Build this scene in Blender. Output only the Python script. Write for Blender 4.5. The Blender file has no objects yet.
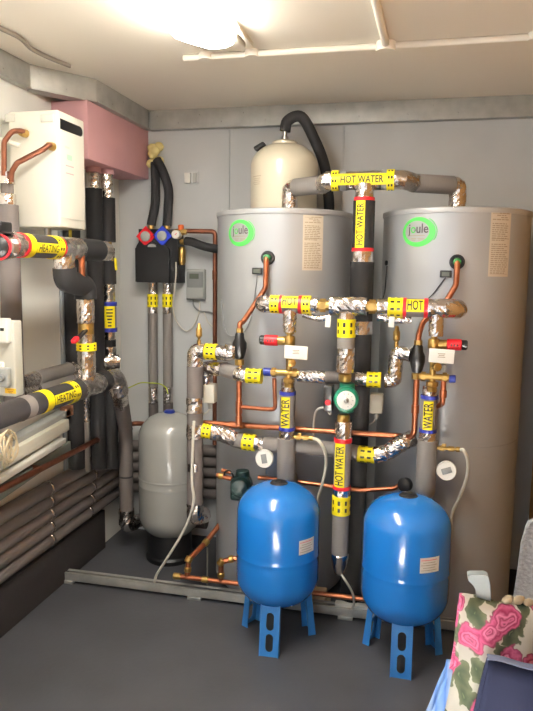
import bpy, bmesh, math, random
from mathutils import Vector, Matrix
random.seed(7)
PI = math.pi
scene = bpy.context.scene
COL = scene.collection

# ------------------------------------------------------------------ camera
F = 665.; CH = 1.40; YAW = math.radians(12.97); PITCH = math.radians(7.27); ROLL = math.radians(.83)
def _basis():
    cy, sy, cp, sp = math.cos(YAW), math.sin(YAW), math.cos(PITCH), math.sin(PITCH)
    f = Vector((-sy*cp, cy*cp, -sp)); r0 = Vector((cy, sy, 0)); u0 = Vector((-sy*sp, cy*sp, cp))
    c, s = math.cos(ROLL), math.sin(ROLL)
    return r0*c+u0*s, u0*c-r0*s, f
CR, CU, CF = _basis()
def ray(x, y): return CF + CR*((x-266.5)/F) + CU*((355.5-y)/F)
def Y(x, y, d): r = ray(x, y); return Vector((0, 0, CH)) + r*(d/r.y)
def X(x, y, d): r = ray(x, y); return Vector((0, 0, CH)) + r*(d/r.x)
def Z(x, y, d): r = ray(x, y); return Vector((0, 0, CH)) + r*((d-CH)/r.z)
cam = bpy.data.cameras.new('camera'); camo = bpy.data.objects.new('camera', cam); COL.objects.link(camo)
M3 = Matrix((CR, CU, -CF)).transposed()
camo.matrix_world = Matrix.Translation((0, 0, CH)) @ M3.to_4x4()
cam.sensor_fit = 'VERTICAL'; cam.sensor_height = 36.; cam.lens = F/711*36.; cam.clip_start = .02
scene.camera = camo

# ------------------------------------------------------------------ materials
def lin(c):
    return tuple(((v/255)/12.92 if v/255 <= .04045 else ((v/255+.055)/1.055)**2.4) for v in c)
def mat(name, rgb, rough=.5, metal=0., bump=0., bscale=40., mottle=0., mscale=6., coat=0., emit=None, spec=.5):
    m = bpy.data.materials.new(name); m.use_nodes = True
    nt = m.node_tree; b = nt.nodes['Principled BSDF']
    c = (*lin(rgb), 1)
    b.inputs['Base Color'].default_value = c
    b.inputs['Roughness'].default_value = rough; b.inputs['Metallic'].default_value = metal
    b.inputs['Specular IOR Level'].default_value = spec
    if coat: b.inputs['Coat Weight'].default_value = coat; b.inputs['Coat Roughness'].default_value = .06
    tc = nt.nodes.new('ShaderNodeTexCoord')
    if bump:
        n = nt.nodes.new('ShaderNodeTexNoise'); n.inputs['Scale'].default_value = bscale; n.inputs['Detail'].default_value = 4
        bp = nt.nodes.new('ShaderNodeBump'); bp.inputs['Strength'].default_value = bump; bp.inputs['Distance'].default_value = .004
        nt.links.new(tc.outputs['Object'], n.inputs['Vector']); nt.links.new(n.outputs['Fac'], bp.inputs['Height'])
        nt.links.new(bp.outputs['Normal'], b.inputs['Normal'])
    if mottle:
        n = nt.nodes.new('ShaderNodeTexNoise'); n.inputs['Scale'].default_value = mscale; n.inputs['Detail'].default_value = 5
        r = nt.nodes.new('ShaderNodeValToRGB')
        r.color_ramp.elements[0].position = .3; r.color_ramp.elements[1].position = .7
        r.color_ramp.elements[0].color = (*[v*(1-mottle) for v in c[:3]], 1); r.color_ramp.elements[1].color = (*[min(1, v*(1+mottle)) for v in c[:3]], 1)
        nt.links.new(tc.outputs['Object'], n.inputs['Vector']); nt.links.new(n.outputs['Fac'], r.inputs['Fac'])
        nt.links.new(r.outputs['Color'], b.inputs['Base Color'])
    if emit:
        b.inputs['Emission Color'].default_value = (*emit[0], 1); b.inputs['Emission Strength'].default_value = emit[1]
    return m
M = dict(
    floor=mat('grey_floor_paint', (70, 71, 75), .5, bump=.15, bscale=60, mottle=.18, mscale=3),
    ceil=mat('cream_ceiling', (240, 233, 220), .8, bump=.1, bscale=90),
    wall=mat('grey_wall_board', (188, 190, 190), .6, bump=.05, bscale=30, mottle=.03),
    wallwhite=mat('white_wall_board', (222, 222, 216), .6, mottle=.03),
    galv=mat('galvanised_steel', (172, 172, 167), .45, .5, mottle=.14, mscale=14),
    pink=mat('pink_board', (196, 150, 154), .75, mottle=.04),
    osb=mat('chipboard', (176, 132, 76), .7, bump=.4, bscale=120, mottle=.3, mscale=40),
    tank=mat('silver_grey_coating', (162, 164, 166), .36, .3, mottle=.02),
    tankrim=mat('silver_lid', (172, 173, 174), .4, .3),
    blue=mat('blue_enamel', (22, 108, 188), .22, coat=.5),
    blueleg=mat('blue_leg_paint', (46, 118, 186), .35),
    bluecap=mat('blue_cap_plastic', (24, 44, 130), .4),
    cream=mat('cream_enamel', (214, 206, 184), .3, coat=.3),
    greyves=mat('grey_enamel', (150, 150, 146), .26, coat=.4),
    boiler=mat('white_enamel', (212, 209, 197), .4),
    foil=mat('foil', (214, 206, 200), .2, 1., bump=.5, bscale=70),
    grey=mat('grey_foam', (120, 115, 111), .75, bump=.1, bscale=120),
    greyd=mat('dark_grey_foam', (98, 91, 88), .7, bump=.1, bscale=120),
    heat=mat('charcoal_foam', (44, 41, 42), .8, bump=.2, bscale=140),
    black=mat('black_foam', (18, 17, 19), .8, bump=.2, bscale=140),
    blackp=mat('black_plastic', (20, 20, 22), .4),
    copper=mat('copper', (180, 112, 80), .32, .9, mottle=.15, mscale=20),
    copperd=mat('aged_copper', (124, 76, 56), .45, .7, mottle=.2, mscale=20),
    brass=mat('brass', (178, 146, 84), .34, .85, mottle=.15, mscale=30),
    yellow=mat('yellow_tape', (240, 222, 20), .4),
    ink=mat('black_ink', (22, 20, 16), .6),
    red=mat('red_tape', (214, 28, 40), .4),
    dialblue=mat('dial_blue', (40, 62, 190), .4),
    bluet=mat('blue_tape', (34, 44, 140), .4),
    white=mat('white_plastic', (226, 224, 216), .4),
    offwhite=mat('off_white_plastic', (206, 202, 186), .5),
    beige=mat('beige_paper', (200, 188, 168), .6),
    print=mat('grey_print', (160, 146, 124), .7),
    green=mat('green_logo', (78, 190, 84), .45),
    greend=mat('dark_green_cast', (10, 112, 84), .35),
    greenp=mat('pump_green_black', (10, 34, 32), .35),
    lgrey=mat('light_grey_plastic', (158, 160, 156), .5),
    mgrey=mat('mid_grey_plastic', (128, 130, 130), .5),
    panel=mat('pale_grey_steel', (196, 195, 184), .5),
    lcd=mat('lcd', (86, 92, 80), .3),
    steel=mat('steel', (176, 174, 168), .3, 1.),
    cable=mat('white_cable', (206, 202, 190), .5),
    orange=mat('orange_plastic', (230, 110, 50), .5),
    orangel=mat('orange_sticker', (232, 186, 40), .5),
    foamy=mat('yellow_foam', (222, 206, 140), .9, bump=.6, bscale=60),
    wood=mat('brown_wood', (120, 78, 52), .7, mottle=.2, mscale=20),
    pinewood=mat('pale_wood', (196, 176, 140), .7, mottle=.1, mscale=20),
    hookp=mat('grey_airer_plastic', (112, 120, 122), .5),
    rubber=mat('black_rubber', (18, 18, 20), .7),
    lamp=mat('lamp_diffuser', (255, 250, 238), .4, emit=((1., .945, .85), 38.)),
)

# ------------------------------------------------------------------ mesh builder
def fillet(pts, rad, n=6):
    pts = [Vector(p) for p in pts]
    if rad <= 0 or len(pts) < 3: return pts
    out = [pts[0]]
    for a, b, c in zip(pts, pts[1:], pts[2:]):
        u, v = (a-b), (c-b); lu, lv = u.length, v.length
        if lu < 1e-6 or lv < 1e-6: continue
        u /= lu; v /= lv
        ang = u.angle(v)
        if ang > PI-.05: out.append(b); continue
        d = min(rad/max(math.tan(ang/2), .05), lu*.49, lv*.49)
        p, q = b+u*d, b+v*d
        for i in range(n+1):
            t = i/n; out.append(p*(1-t)**2+b*2*t*(1-t)+q*t*t)
    out.append(pts[-1]); return out
def smooth_curve(pts, n=8):
    pts = [Vector(p) for p in pts]; P = [pts[0]*2-pts[1]]+pts+[pts[-1]*2-pts[-2]]; out = []
    for i in range(1, len(P)-2):
        for k in range(n):
            t = k/n; a, b, c, d = P[i-1:i+3]
            out.append(.5*((2*b)+(c-a)*t+(2*a-5*b+4*c-d)*t*t+(3*b-a-3*c+d)*t**3))
    out.append(pts[-1]); return out
class MB:
    def __init__(s): s.v = []; s.f = []; s.m = []
    def add(s, vs, fs, mi=0):
        o = len(s.v); s.v += [Vector(v) for v in vs]; s.f += [tuple(i+o for i in f) for f in fs]
        s.m += [mi]*len(fs) if isinstance(mi, int) else mi
        return s
    def tube(s, pts, r, segs=20, fil=0., caps=True, mi=0, jit=0., step=0., rfun=None):
        pts = fillet(pts, fil)
        if step:
            q = [pts[0]]
            for a, b in zip(pts, pts[1:]):
                k = max(1, int((b-a).length/step))
                q += [a.lerp(b, i/k) for i in range(1, k+1)]
            pts = q
        n = len(pts); T = []
        for i in range(n):
            t = (pts[min(i+1, n-1)]-pts[max(i-1, 0)])
            T.append(t.normalized() if t.length > 1e-9 else Vector((0, 0, 1)))
        up = Vector((0, 0, 1)) if abs(T[0].z) < .9 else Vector((0, -1, 0))
        nx = (up-T[0]*up.dot(T[0])).normalized(); vs = []; fs = []
        for i in range(n):
            nx = (nx-T[i]*nx.dot(T[i])).normalized(); ny = T[i].cross(nx)
            rr = r if rfun is None else r*rfun(i/(n-1))
            for k in range(segs):
                a = 2*PI*k/segs; q = rr*(1+random.uniform(-jit, jit)) if jit else rr
                vs.append(pts[i]+nx*(math.cos(a)*q)+ny*(math.sin(a)*q))
        for i in range(n-1):
            for k in range(segs):
                fs.append((i*segs+k, i*segs+(k+1) % segs, (i+1)*segs+(k+1) % segs, (i+1)*segs+k))
        if caps: fs.append(tuple(range(segs))[::-1]); fs.append(tuple((n-1)*segs+k for k in range(segs)))
        return s.add(vs, fs, mi)
    def lathe(s, prof, c=(0, 0, 0), axis=(0, 0, 1), segs=40, mi=0):
        c = Vector(c); ax = Vector(axis).normalized()
        up = Vector((0, 0, 1)) if abs(ax.z) < .9 else Vector((1, 0, 0))
        a = (up-ax*up.dot(ax)).normalized(); b = ax.cross(a); vs = []; fs = []
        for (r, h) in prof:
            for k in range(segs):
                t = 2*PI*k/segs; vs.append(c+ax*h+(a*math.cos(t)+b*math.sin(t))*r)
        n = len(prof)
        for i in range(n-1):
            for k in range(segs): fs.append((i*segs+k, i*segs+(k+1) % segs, (i+1)*segs+(k+1) % segs, (i+1)*segs+k))
        fs.append(tuple(range(segs))[::-1]); fs.append(tuple((n-1)*segs+k for k in range(segs)))
        return s.add(vs, fs, mi)
    def box(s, c, d, bev=0., rot=None, mi=0):
        bm = bmesh.new(); bmesh.ops.create_cube(bm, size=1)
        for v in bm.verts: v.co = Vector((v.co.x*d[0], v.co.y*d[1], v.co.z*d[2]))
        if bev: bmesh.ops.bevel(bm, geom=bm.edges[:], offset=bev, segments=3, affect='EDGES', profile=.5)
        R = rot if rot is not None else Matrix.Identity(3)
        bm.verts.index_update()
        s.add([R @ v.co+Vector(c) for v in bm.verts], [tuple(v.index for v in f.verts) for f in bm.faces], mi); bm.free(); return s
    def prism(s, loops, origin, u, v, depth, mi=0):
        """outline loops (first = outer, others holes) in the u,v plane, extruded along u x v by depth"""
        u = Vector(u).normalized(); v = Vector(v).normalized(); w = u.cross(v); o = Vector(origin)
        bm = bmesh.new(); es = []
        for lp in loops:
            vs = [bm.verts.new(o+u*p[0]+v*p[1]) for p in lp]
            es += [bm.edges.new((vs[i], vs[(i+1) % len(vs)])) for i in range(len(vs))]
        bmesh.ops.triangle_fill(bm, use_beauty=True, edges=es)
        g = bmesh.ops.extrude_face_region(bm, geom=bm.faces[:])
        bmesh.ops.translate(bm, verts=[e for e in g['geom'] if isinstance(e, bmesh.types.BMVert)], vec=w*depth)
        bmesh.ops.recalc_face_normals(bm, faces=bm.faces[:]); bm.verts.index_update()
        s.add([x.co.copy() for x in bm.verts], [tuple(x.index for x in f.verts) for f in bm.faces], mi); bm.free(); return s
    def build(s, name, mats, parent=None, origin=None, flat=False, ang=40):
        o0 = Vector(origin) if origin is not None else Vector((0, 0, 0))
        me = bpy.data.meshes.new(name); me.from_pydata([v-o0 for v in s.v], [], s.f)
        mats = mats if isinstance(mats, (list, tuple)) else [mats]
        for m in mats: me.materials.append(M[m] if isinstance(m, str) else m)
        me.polygons.foreach_set('material_index', s.m)
        if not flat:
            me.polygons.foreach_set('use_smooth', [True]*len(me.polygons)); me.set_sharp_from_angle(angle=math.radians(ang))
        me.validate(); me.update()
        o = bpy.data.objects.new(name, me); COL.objects.link(o)
        if parent is not None: o.parent = parent
        return o

class Thing:
    def __init__(s, name, label, cat, loc, group=None):
        s.loc = Vector(loc); s.o = bpy.data.objects.new(name, None); COL.objects.link(s.o)
        s.o.location = s.loc; s.o.empty_display_size = .05
        s.o['label'] = label; s.o['category'] = cat
        if group: s.o['group'] = group
    def part(s, name, mb, mats, parent=None, label=None, flat=False, ang=40):
        o = mb.build(name, mats, parent or s.o, s.loc, flat, ang)
        if label: o['label'] = label
        return o
def solo(name, mb, mats, label, cat, group=None, loc=None, ang=40):
    o = mb.build(name, mats, None, loc, ang=ang)
    if loc is not None: o.location = Vector(loc)
    o['label'] = label; o['category'] = cat
    if group: o['group'] = group
    return o
def struct(name, mb, mats, ang=40):
    o = mb.build(name, mats, ang=ang); o['kind'] = 'structure'; return o

# ------------------------------------------------------------------ lettering
_tc = {}
def text2d(txt):
    if txt in _tc: return _tc[txt]
    cu = bpy.data.curves.new('t', 'FONT'); cu.body = txt; cu.size = 1; cu.align_x = 'CENTER'; cu.resolution_u = 3; cu.offset = .012
    ob = bpy.data.objects.new('t', cu); COL.objects.link(ob)
    dg = bpy.context.evaluated_depsgraph_get(); me = bpy.data.meshes.new_from_object(ob.evaluated_get(dg))
    bm = bmesh.new(); bm.from_mesh(me)
    for _ in range(3):
        es = [e for e in bm.edges if e.calc_length() > .16]
        if es: bmesh.ops.subdivide_edges(bm, edges=es, cuts=1)
        bmesh.ops.triangulate(bm, faces=bm.faces[:])
    bm.verts.index_update(); vs = [v.co.copy() for v in bm.verts]; fs = [tuple(v.index for v in f.verts) for f in bm.faces]; bm.free()
    bpy.data.objects.remove(ob); bpy.data.curves.remove(cu); bpy.data.meshes.remove(me)
    ys = [v.y for v in vs]; xs = [v.x for v in vs]; y0, y1 = min(ys), max(ys); xc = (min(xs)+max(xs))/2
    _tc[txt] = ([((v.x-xc), (v.y-(y0+y1)/2)) for v in vs], fs, max(xs)-min(xs), y1-y0); return _tc[txt]
def pipe_patch(p, q, r, n, half, eps, nl=2, na=10):
    """curved rectangle on a pipe between p and q, centred on direction n, +-half rad"""
    u = (q-p).normalized(); n = (n-u*n.dot(u)).normalized(); v = n.cross(u); mb = MB(); vs = []; fs = []
    for i in range(nl):
        c = p.lerp(q, i/(nl-1))
        for k in range(na+1):
            a = -half+2*half*k/na; vs.append(c+(n*math.cos(a)+v*math.sin(a))*(r+eps))
    for i in range(nl-1):
        for k in range(na): fs.append((i*(na+1)+k, (i+1)*(na+1)+k, (i+1)*(na+1)+k+1, i*(na+1)+k+1))
    return mb.add(vs, fs)
def pipe_text(txt, p, q, r, n, height, eps, fit=.88):
    u = (q-p).normalized(); n = (n-u*n.dot(u)).normalized(); v = n.cross(u); L = (q-p).length; c = (p+q)/2
    pts, fs, w, h = text2d(txt); sy = height/h; sx = min(L*fit/w, sy*1.25)
    out = []
    for x, y in pts:
        a = y*sy/r; out.append(c+u*(x*sx)+(n*math.cos(a)+v*math.sin(a))*(r+eps))
    return MB().add(out, fs)
def cyl_wrap(pts, ax, R, ang, z, eps):
    """(tx,ty) on the upright cylinder with axis ax; ang = direction of the centre, measured from -Y towards +X"""
    out = []
    for x, y in pts:
        a = ang+x/R; out.append(Vector((ax[0]+math.sin(a)*(R+eps), ax[1]-math.cos(a)*(R+eps), z+y)))
    return out
def hit(px, py, ax, R):
    d = ray(px, py); A = d.x**2+d.y**2; B = -2*(d.x*ax[0]+d.y*ax[1]); C = ax[0]**2+ax[1]**2-R*R
    t = (-B-math.sqrt(max(0, B*B-4*A*C)))/(2*A); p = Vector((0, 0, CH))+d*t
    return p, math.atan2(p.x-ax[0], -(p.y-ax[1]))
def wrap_rect(ax, R, ang, z, w, h, eps, nx=8):
    pts = []; fs = []
    for i in range(nx+1): pts += [(-w/2+w*i/nx, -h/2), (-w/2+w*i/nx, h/2)]
    for i in range(nx): fs.append((2*i, 2*i+2, 2*i+3, 2*i+1))
    return cyl_wrap(pts, ax, R, ang, z, eps), fs

# ------------------------------------------------------------------ pipe runs
CAMV = Vector((0, -1, .12))
def tape_mb(p, q, r, eps=.0012, rows=7, segs=48):
    u = (q-p).normalized(); up = Vector((0, 0, 1)) if abs(u.z) < .9 else Vector((0, -1, 0))
    n = (up-u*up.dot(u)).normalized(); v = u.cross(n); vs = []; fs = []; ms = []
    cuts = [0, .1, .18, .42, .5, .58, .80, .92, 1]
    for t in cuts:
        for k in range(segs):
            a = 2*PI*k/segs; vs.append(p.lerp(q, t)+(n*math.cos(a)+v*math.sin(a))*(r+eps))
    for i in range(len(cuts)-1):
        for k in range(segs):
            fs.append((i*segs+k, i*segs+(k+1) % segs, (i+1)*segs+(k+1) % segs, (i+1)*segs+k))
            dot = i in (2, 5) and k % 6 in (0, 1)
            ms.append(1 if dot else 0)
    fs.append(tuple(range(segs))[::-1]); fs.append(tuple((len(cuts)-1)*segs+k for k in range(segs))); ms += [0, 0]
    return MB().add(vs, fs, ms)
KIND = dict(foil=('foil_wrap', 'foil'), grey=('insulation_sleeve', 'grey'), greyd=('insulation_sleeve', 'greyd'), black=('insulation_sleeve', 'black'),
            heat=('insulation_sleeve', 'heat'), copper=('copper_tube', 'copper'), copperd=('copper_tube', 'copperd'), brass=('brass_coupling', 'brass'),
            red=('red_band', 'red'), blue=('blue_band', 'bluet'), steel=('steel_collar', 'steel'), yellow=('yellow_band', 'yellow'))
def seg(T, kind, pts, r, fil=None, n=None, half=.75, th=None, flip=False):
    pts = [Vector(p) for p in pts]
    if kind == 'tape':
        return T.part('marker_tape', tape_mb(pts[0], pts[-1], r), ['yellow', 'ink'], ang=30)
    if kind.startswith('label:'):
        nn = n or CAMV; p, q = pts[0], pts[-1]
        lab = T.part('pipe_label', pipe_patch(p, q, r, nn, half, .0015), 'yellow')
        L = (q-p).length
        T.part('lettering', pipe_text(kind[6:], p, q, r, nn, th or r*.72, .0028), 'ink', parent=lab, flat=True)
        return lab
    nm, m = KIND[kind]
    if fil is None: fil = r*1.6
    if kind == 'foil':
        mb = MB().tube(pts, r*1.02, 20, fil, jit=.055, step=r*.34); return T.part(nm, mb, m, flat=True)
    mb = MB().tube(pts, r, 24, fil); return T.part(nm, mb, m)
def lerp(a, b, t): return Vector(a).lerp(Vector(b), t)
def vline(x, y0, y1, D):
    a, b = Y(x, y0, D), Y(x, y1, D); b = Y(x, y1, D); b.x = a.x; return a, b
def hline(x0, x1, y, D):
    """level run parallel to the back wall: height from the pixel at its left end"""
    a, b = Y(x0, y, D), Y(x1, y, D); z = (a.z+b.z)/2; a.z = b.z = z; return a, b

# ================================================================== SETTING
WL, WB, CZ, WR, WF = -1.53, 3.22, 2.175, .50, -1.0
WR = Y(526, 560, WB).x
struct('floor', MB().box(((WL+WR)/2, (WB+WF)/2, -.05), (WR-WL+.4, WB-WF+.4, .1)), 'floor')
struct('ceiling', MB().box(((WL+WR)/2, (WB+WF)/2, CZ+.05), (WR-WL+.4, WB-WF+.4, .1)), 'ceil')
struct('wall_back', MB().box(((WL+WR)/2, WB+.05, CZ/2), (WR-WL, .1, CZ)), 'wall')
wx0, wx1, wz0, wz1 = -.75, .55, .85, 2.0      # unseen window in the left wall, added to let sky light in
lwm = MB(); wc = WL-.05
lwm.box((wc, (wx1+WB+.1)/2, CZ/2), (.1, WB+.1-wx1, CZ)); lwm.box((wc, (WF-.1+wx0)/2, CZ/2), (.1, wx0-WF+.1, CZ))
lwm.box((wc, (wx0+wx1)/2, wz0/2), (.1, wx1-wx0, wz0)); lwm.box((wc, (wx0+wx1)/2, (wz1+CZ)/2), (.1, wx1-wx0, CZ-wz1))
struct('wall_left', lwm, 'wallwhite')
fm = MB()
for yy in (wx0+.02, wx1-.02, (wx0+wx1)/2): fm.box((wc, yy, (wz0+wz1)/2), (.05, .04, wz1-wz0))
for z_ in (wz0+.02, wz1-.02): fm.box((wc, (wx0+wx1)/2, z_), (.05, wx1-wx0, .04))
struct('added_window_1', fm, 'white')
struct('wall_right', MB().box((WR+.05, (WB+WF)/2, CZ/2), (.1, WB-WF+.2, CZ)), 'osb')
# wall behind the photographer, with an added slot shaped to land a sun patch
DX0, DX1, DZ0, DZ1 = -.50, -.10, .40, 2.02
fw = MB(); fy = WF-.05
fw.box(((WL+DX0)/2, fy, CZ/2), (DX0-WL, .1, CZ)); fw.box(((WR+DX1)/2, fy, CZ/2), (WR-DX1, .1, CZ))
fw.box(((DX0+DX1)/2, fy, (CZ+DZ1)/2), (DX1-DX0, .1, CZ-DZ1)); fw.box(((DX0+DX1)/2, fy, DZ0/2), (DX1-DX0, .1, DZ0))
struct('wall_front', fw, 'wallwhite')
# ceiling-edge steel channel: left wall, oblique step round the boxing, back wall
SX = -1.503; PX = -1.365; PY0 = 2.59
zs = CZ-.092
def strip(name, a, b, t=.05):
    a, b = Vector((*a, 0)), Vector((*b, 0)); u = (b-a).normalized(); w = Vector((-u.y, u.x, 0)); L = (b-a).length
    mb = MB()
    R = Matrix((u, w, Vector((0, 0, 1)))).transposed(); c = (a+b)/2+w*(t/2)
    mb.box((c.x, c.y, CZ-.046), (L, t, .092), .002, R); mb.box((c.x-w.x*.004, c.y-w.y*.004, CZ-.090), (L, t+.008, .006), 0, R)
    for k in range(int(L/.11)):
        p = a+u*(.04+.11*k)-w*.001
        mb.lathe([(.004, 0), (.003, .002)], (p.x, p.y, CZ-.03-.035*(k % 2)), -w, 10)
    return struct(name, mb, 'galv')
strip('trim_1', (SX, WF), (SX, 2.40), .026)
strip('trim_2', (SX, 2.40), (PX+.02, 2.63), .06)
strip('trim_3', (PX+.02, 2.63), (PX+.02, 3.18), .06)
strip('trim_4', (PX+.02, 3.185), (WR, 3.185), .035)
# pink boxing
struct('trim_5', MB().box(((WL+PX)/2, (PY0+WB)/2, (1.848+CZ-.09)/2), (PX-WL, WB-PY0, CZ-.09-1.848), .003), 'pink')
# board joint on the left wall and on the back wall
struct('trim_6', MB().box((WL+.006, 2.64, .95), (.012, .05, 1.8), .003), mat('blue_grey_trim', (138, 144, 148), .6))
a = Y(229, 126, WB); b = Y(229, 205, WB)
struct('trim_7', MB().box((a.x, WB-.004, 1.05), (.014, .008, 2.05), .002), 'wall')
struct('trim_8', MB().box((Y(343, 150, WB).x, WB-.002, 1.05), (.012, .004, 2.05), .001), 'wall')

# ceiling conduits
def conduit(name, pts, r, label):
    return solo(name, MB().tube(pts, r, 12), 'ceil', label, 'conduit', loc=pts[0])
zc = CZ-.012
p0 = Z(180, 55, zc); p1 = Z(533, 33, zc); yb = p1.y
yb = Z(386, 46, zc).y
T = Thing('ceiling_conduit', 'thin cream conduit crossing the ceiling parallel to the back wall', 'conduit', (p0.x, yb, zc))
T.part('conduit_tube', MB().tube([(p0.x, yb, zc), (WR, yb, zc)], .011, 14), 'ceil')
for px in (199, 249, 530):
    q = Z(px, 50, zc); T.part('conduit_box', MB().lathe([(.026, -.011), (.026, .012), (.02, .012)], (q.x, yb, zc), (0, 0, 1), 20), 'ceil')
q = Z(386, 46, zc)
T = Thing('ceiling_conduit', 'cream conduit running overhead towards the viewer from a round junction box', 'conduit', (q.x, yb, zc))
T.part('conduit_tube', MB().tube([(q.x, yb-.022, zc), (Z(376, 2, zc).x, Z(376, 2, zc).y, zc), (q.x+.0, .6, zc)], .013, 14), 'ceil')
T.part('conduit_box', MB().lathe([(.034, -.018), (.034, .012), (.028, .012)], (q.x, yb, zc), (0, 0, 1), 24), 'ceil')
pts = smooth_curve([Z(-14, 20, CZ-.008), Z(0, 28, CZ-.008), Z(20, 38, CZ-.008), Z(32, 49, CZ-.008), Z(52, 59, CZ-.008), Z(70, 66, CZ-.008)])
solo('ceiling_cable', MB().tube(pts, .008, 10), mat('grey_cable', (122, 112, 100), .6), 'grey cable clipped to the ceiling above the white water heater', 'cable')

# fluorescent lamp
lx = -.695; ly0, ly1 = .75, 2.22; lz = CZ
T = Thing('ceiling_lamp', 'glowing fluorescent batten light on the cream ceiling', 'lamp', (lx, (ly0+ly1)/2, lz))
T.part('lamp_base', MB().box((lx, (ly0+ly1)/2+.02, lz-.012), (.15, ly1-ly0+.14, .024), .006), 'ceil')
lp = [(-.108, -.026), (-.10, -.046), (-.06, -.062), (0, -.068), (.06, -.062), (.10, -.046), (.108, -.026)]
mb = MB(); vs = []; ys = [ly0, ly0+.06, ly1-.12, ly1]; sc_ = [.7, 1, 1, .55]
for yy, s_ in zip(ys, sc_): vs += [(lx+x*s_, yy, lz-.022+(z+.022)*s_) for x, z in lp]
n = len(lp); fs = []
for i in range(3):
    for k in range(n-1): fs.append((i*n+k, i*n+k+1, (i+1)*n+k+1, (i+1)*n+k))
    fs.append((i*n+n-1, i*n, (i+1)*n, (i+1)*n+n-1))
fs += [tuple(range(n))[::-1], tuple(3*n+k for k in range(n))]
mb.add(vs, fs); T.part('lamp_diffuser', mb, 'lamp')
for sx in (-1, 1): T.part('side_rail', MB().box((lx+sx*.092, (ly0+ly1)/2+.03, lz-.009), (.016, ly1-ly0+.14, .018), .003), 'ceil')

# ================================================================== TANKS
TR, TY, TZ = .29, 2.87, 1.645
TL = (-.588, TY); TRR = (.125, TY)
def label_print(ax, R, ang, z, w, h):
    mb = MB(); rr = random.Random(3)
    rows = 30
    for i in range(rows):
        yy = h/2-h*(i+1.2)/(rows+2)
        if i in (4, 14): continue
        x = -w*.42
        while x < w*.4:
            L = rr.uniform(.06, .22)*w
            if x+L > w*.43: break
            if not (i < 3 and abs(x) > .25*w):
                v, f = wrap_rect(ax, R, ang+(x+L/2)/R, z+yy, L, h/(rows+2)*.5, .0022, 2); mb.add(v, f)
            x += L+w*.03
    for (yy, hh) in ((h*.08, .0025), (h*.46, .0015), (-h*.46, .0015)):
        v, f = wrap_rect(ax, R, ang, z+yy, w*.86, hh, .0022, 6); mb.add(v, f)
    return mb
def tank(ax, label, logo_px, logo_w, lab_px, lab_wh, port_px):
    T = Thing('hot_water_tank', label, 'water tank', (ax[0], ax[1], 0), 'silver hot water tanks')
    prof = [(TR-.03, 0), (TR-.03, .03), (TR-.003, .03), (TR, .04), (TR, .06), (TR, .725), (TR, .738), (TR-.0015, .7385), (TR-.0015, .7435), (TR, .744), (TR, .757), (TR, TZ-.03), (TR, TZ-.02)]
    T.part('tank_body', MB().lathe(prof, (*ax, 0), segs=96), 'tank')
    lid = [(TR+.0035, TZ-.022), (TR+.005, TZ-.015), (TR+.004, TZ-.004), (TR-.006, TZ), (TR-.03, TZ+.002)]
    T.part('tank_lid', MB().lathe(lid, (*ax, 0), segs=96), 'tankrim')
    # round emblem
    p, ang = hit(*logo_px, ax, TR); z = p.z; W = logo_w; H = W*.78
    pts = []; fs = []; N = 64
    for k in range(N):
        t = 2*PI*k/N; c, s = math.cos(t), math.sin(t)
        th = .20+.13*(.5+.5*math.cos(t+.5))
        pts += [(W/2*c, H/2*s), (W/2*c*(1-th)-W*.01, H/2*s*(1-th*1.05))]
    for k in range(N): a, b = 2*k, 2*((k+1) % N); fs.append((a, a+1, b+1, b)[::-1])
    lg = MB().add(cyl_wrap(pts, ax, TR, ang, z, .0015), fs)
    arc = []; fs = []
    for k in range(15):
        t = -.55+1.5*k/14; arc += [(W*.545*math.cos(t), H*.56*math.sin(t)), (W*.522*math.cos(t), H*.535*math.sin(t))]
    for k in range(14): fs.append((2*k, 2*k+2, 2*k+3, 2*k+1)[::-1])
    lg.add(cyl_wrap(arc, ax, TR, ang, z, .0015), fs)
    lo = T.part('emblem', lg, 'green', label='green oval brush-stroke emblem')
    tp, tf, w, h = text2d('joule'); s_ = W*.60/w
    # letters: the o is green, the rest dark grey
    mb = MB(); ms = []
    tx = [(x*s_, y*s_*1.15+H*.07) for x, y in tp]
    for f in tf:
        cx = sum(tp[i][0] for i in f)/len(f)/w
        ms.append(1 if -.40 < cx < -.135 else 0)
    mb.add(cyl_wrap(tx, ax, TR, ang, z, .0018), tf, ms)
    T.part('lettering', mb, [mat('dark_print', (70, 60, 64), .6), 'green'], parent=lo, flat=True)
    mb = MB()
    for (x, y, L) in ((-.02, -.12, .46), (-.12, -.22, .16), (.1, -.22, .2), (-.12, -.27, .12), (.1, -.27, .16)):
        v, f = wrap_rect(ax, TR, ang+x*W/TR, z+y*H, L*W, .0025, .0017, 3); mb.add(v, f)
    T.part('small_print', mb, 'print', parent=lo)
    # data label
    p, ang = hit(*lab_px, ax, TR); v, f = wrap_rect(ax, TR, ang, p.z, lab_wh[0], lab_wh[1], .0012)
    dl = T.part('data_label', MB().add(v, f), 'beige', label='tall beige printed data label')
    T.part('print', label_print(ax, TR, ang, p.z, *lab_wh), 'print', parent=dl)
    # relief port
    p, ang = hit(*port_px, ax, TR); n = Vector((math.sin(ang), -math.cos(ang), 0))
    T.part('port_collar', MB().lathe([(.028, -.004), (.028, .006), (.024, .010), (.018, .010), (.016, .006)], p, n, 28), 'blackp')
    T.part('relief_cap', MB().lathe([(.015, 0), (.015, .02), (.012, .026), (.006, .028)], p+n*.004, n, 20), mat('green_cap', (44, 120, 60), .4))
    return T, p, n
TA, portA, nA = tank(TL, 'silver hot water tank with a cream vessel standing behind its lid', (240, 233), .135, (313, 243), (.088, .215), (268, 258))
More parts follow.
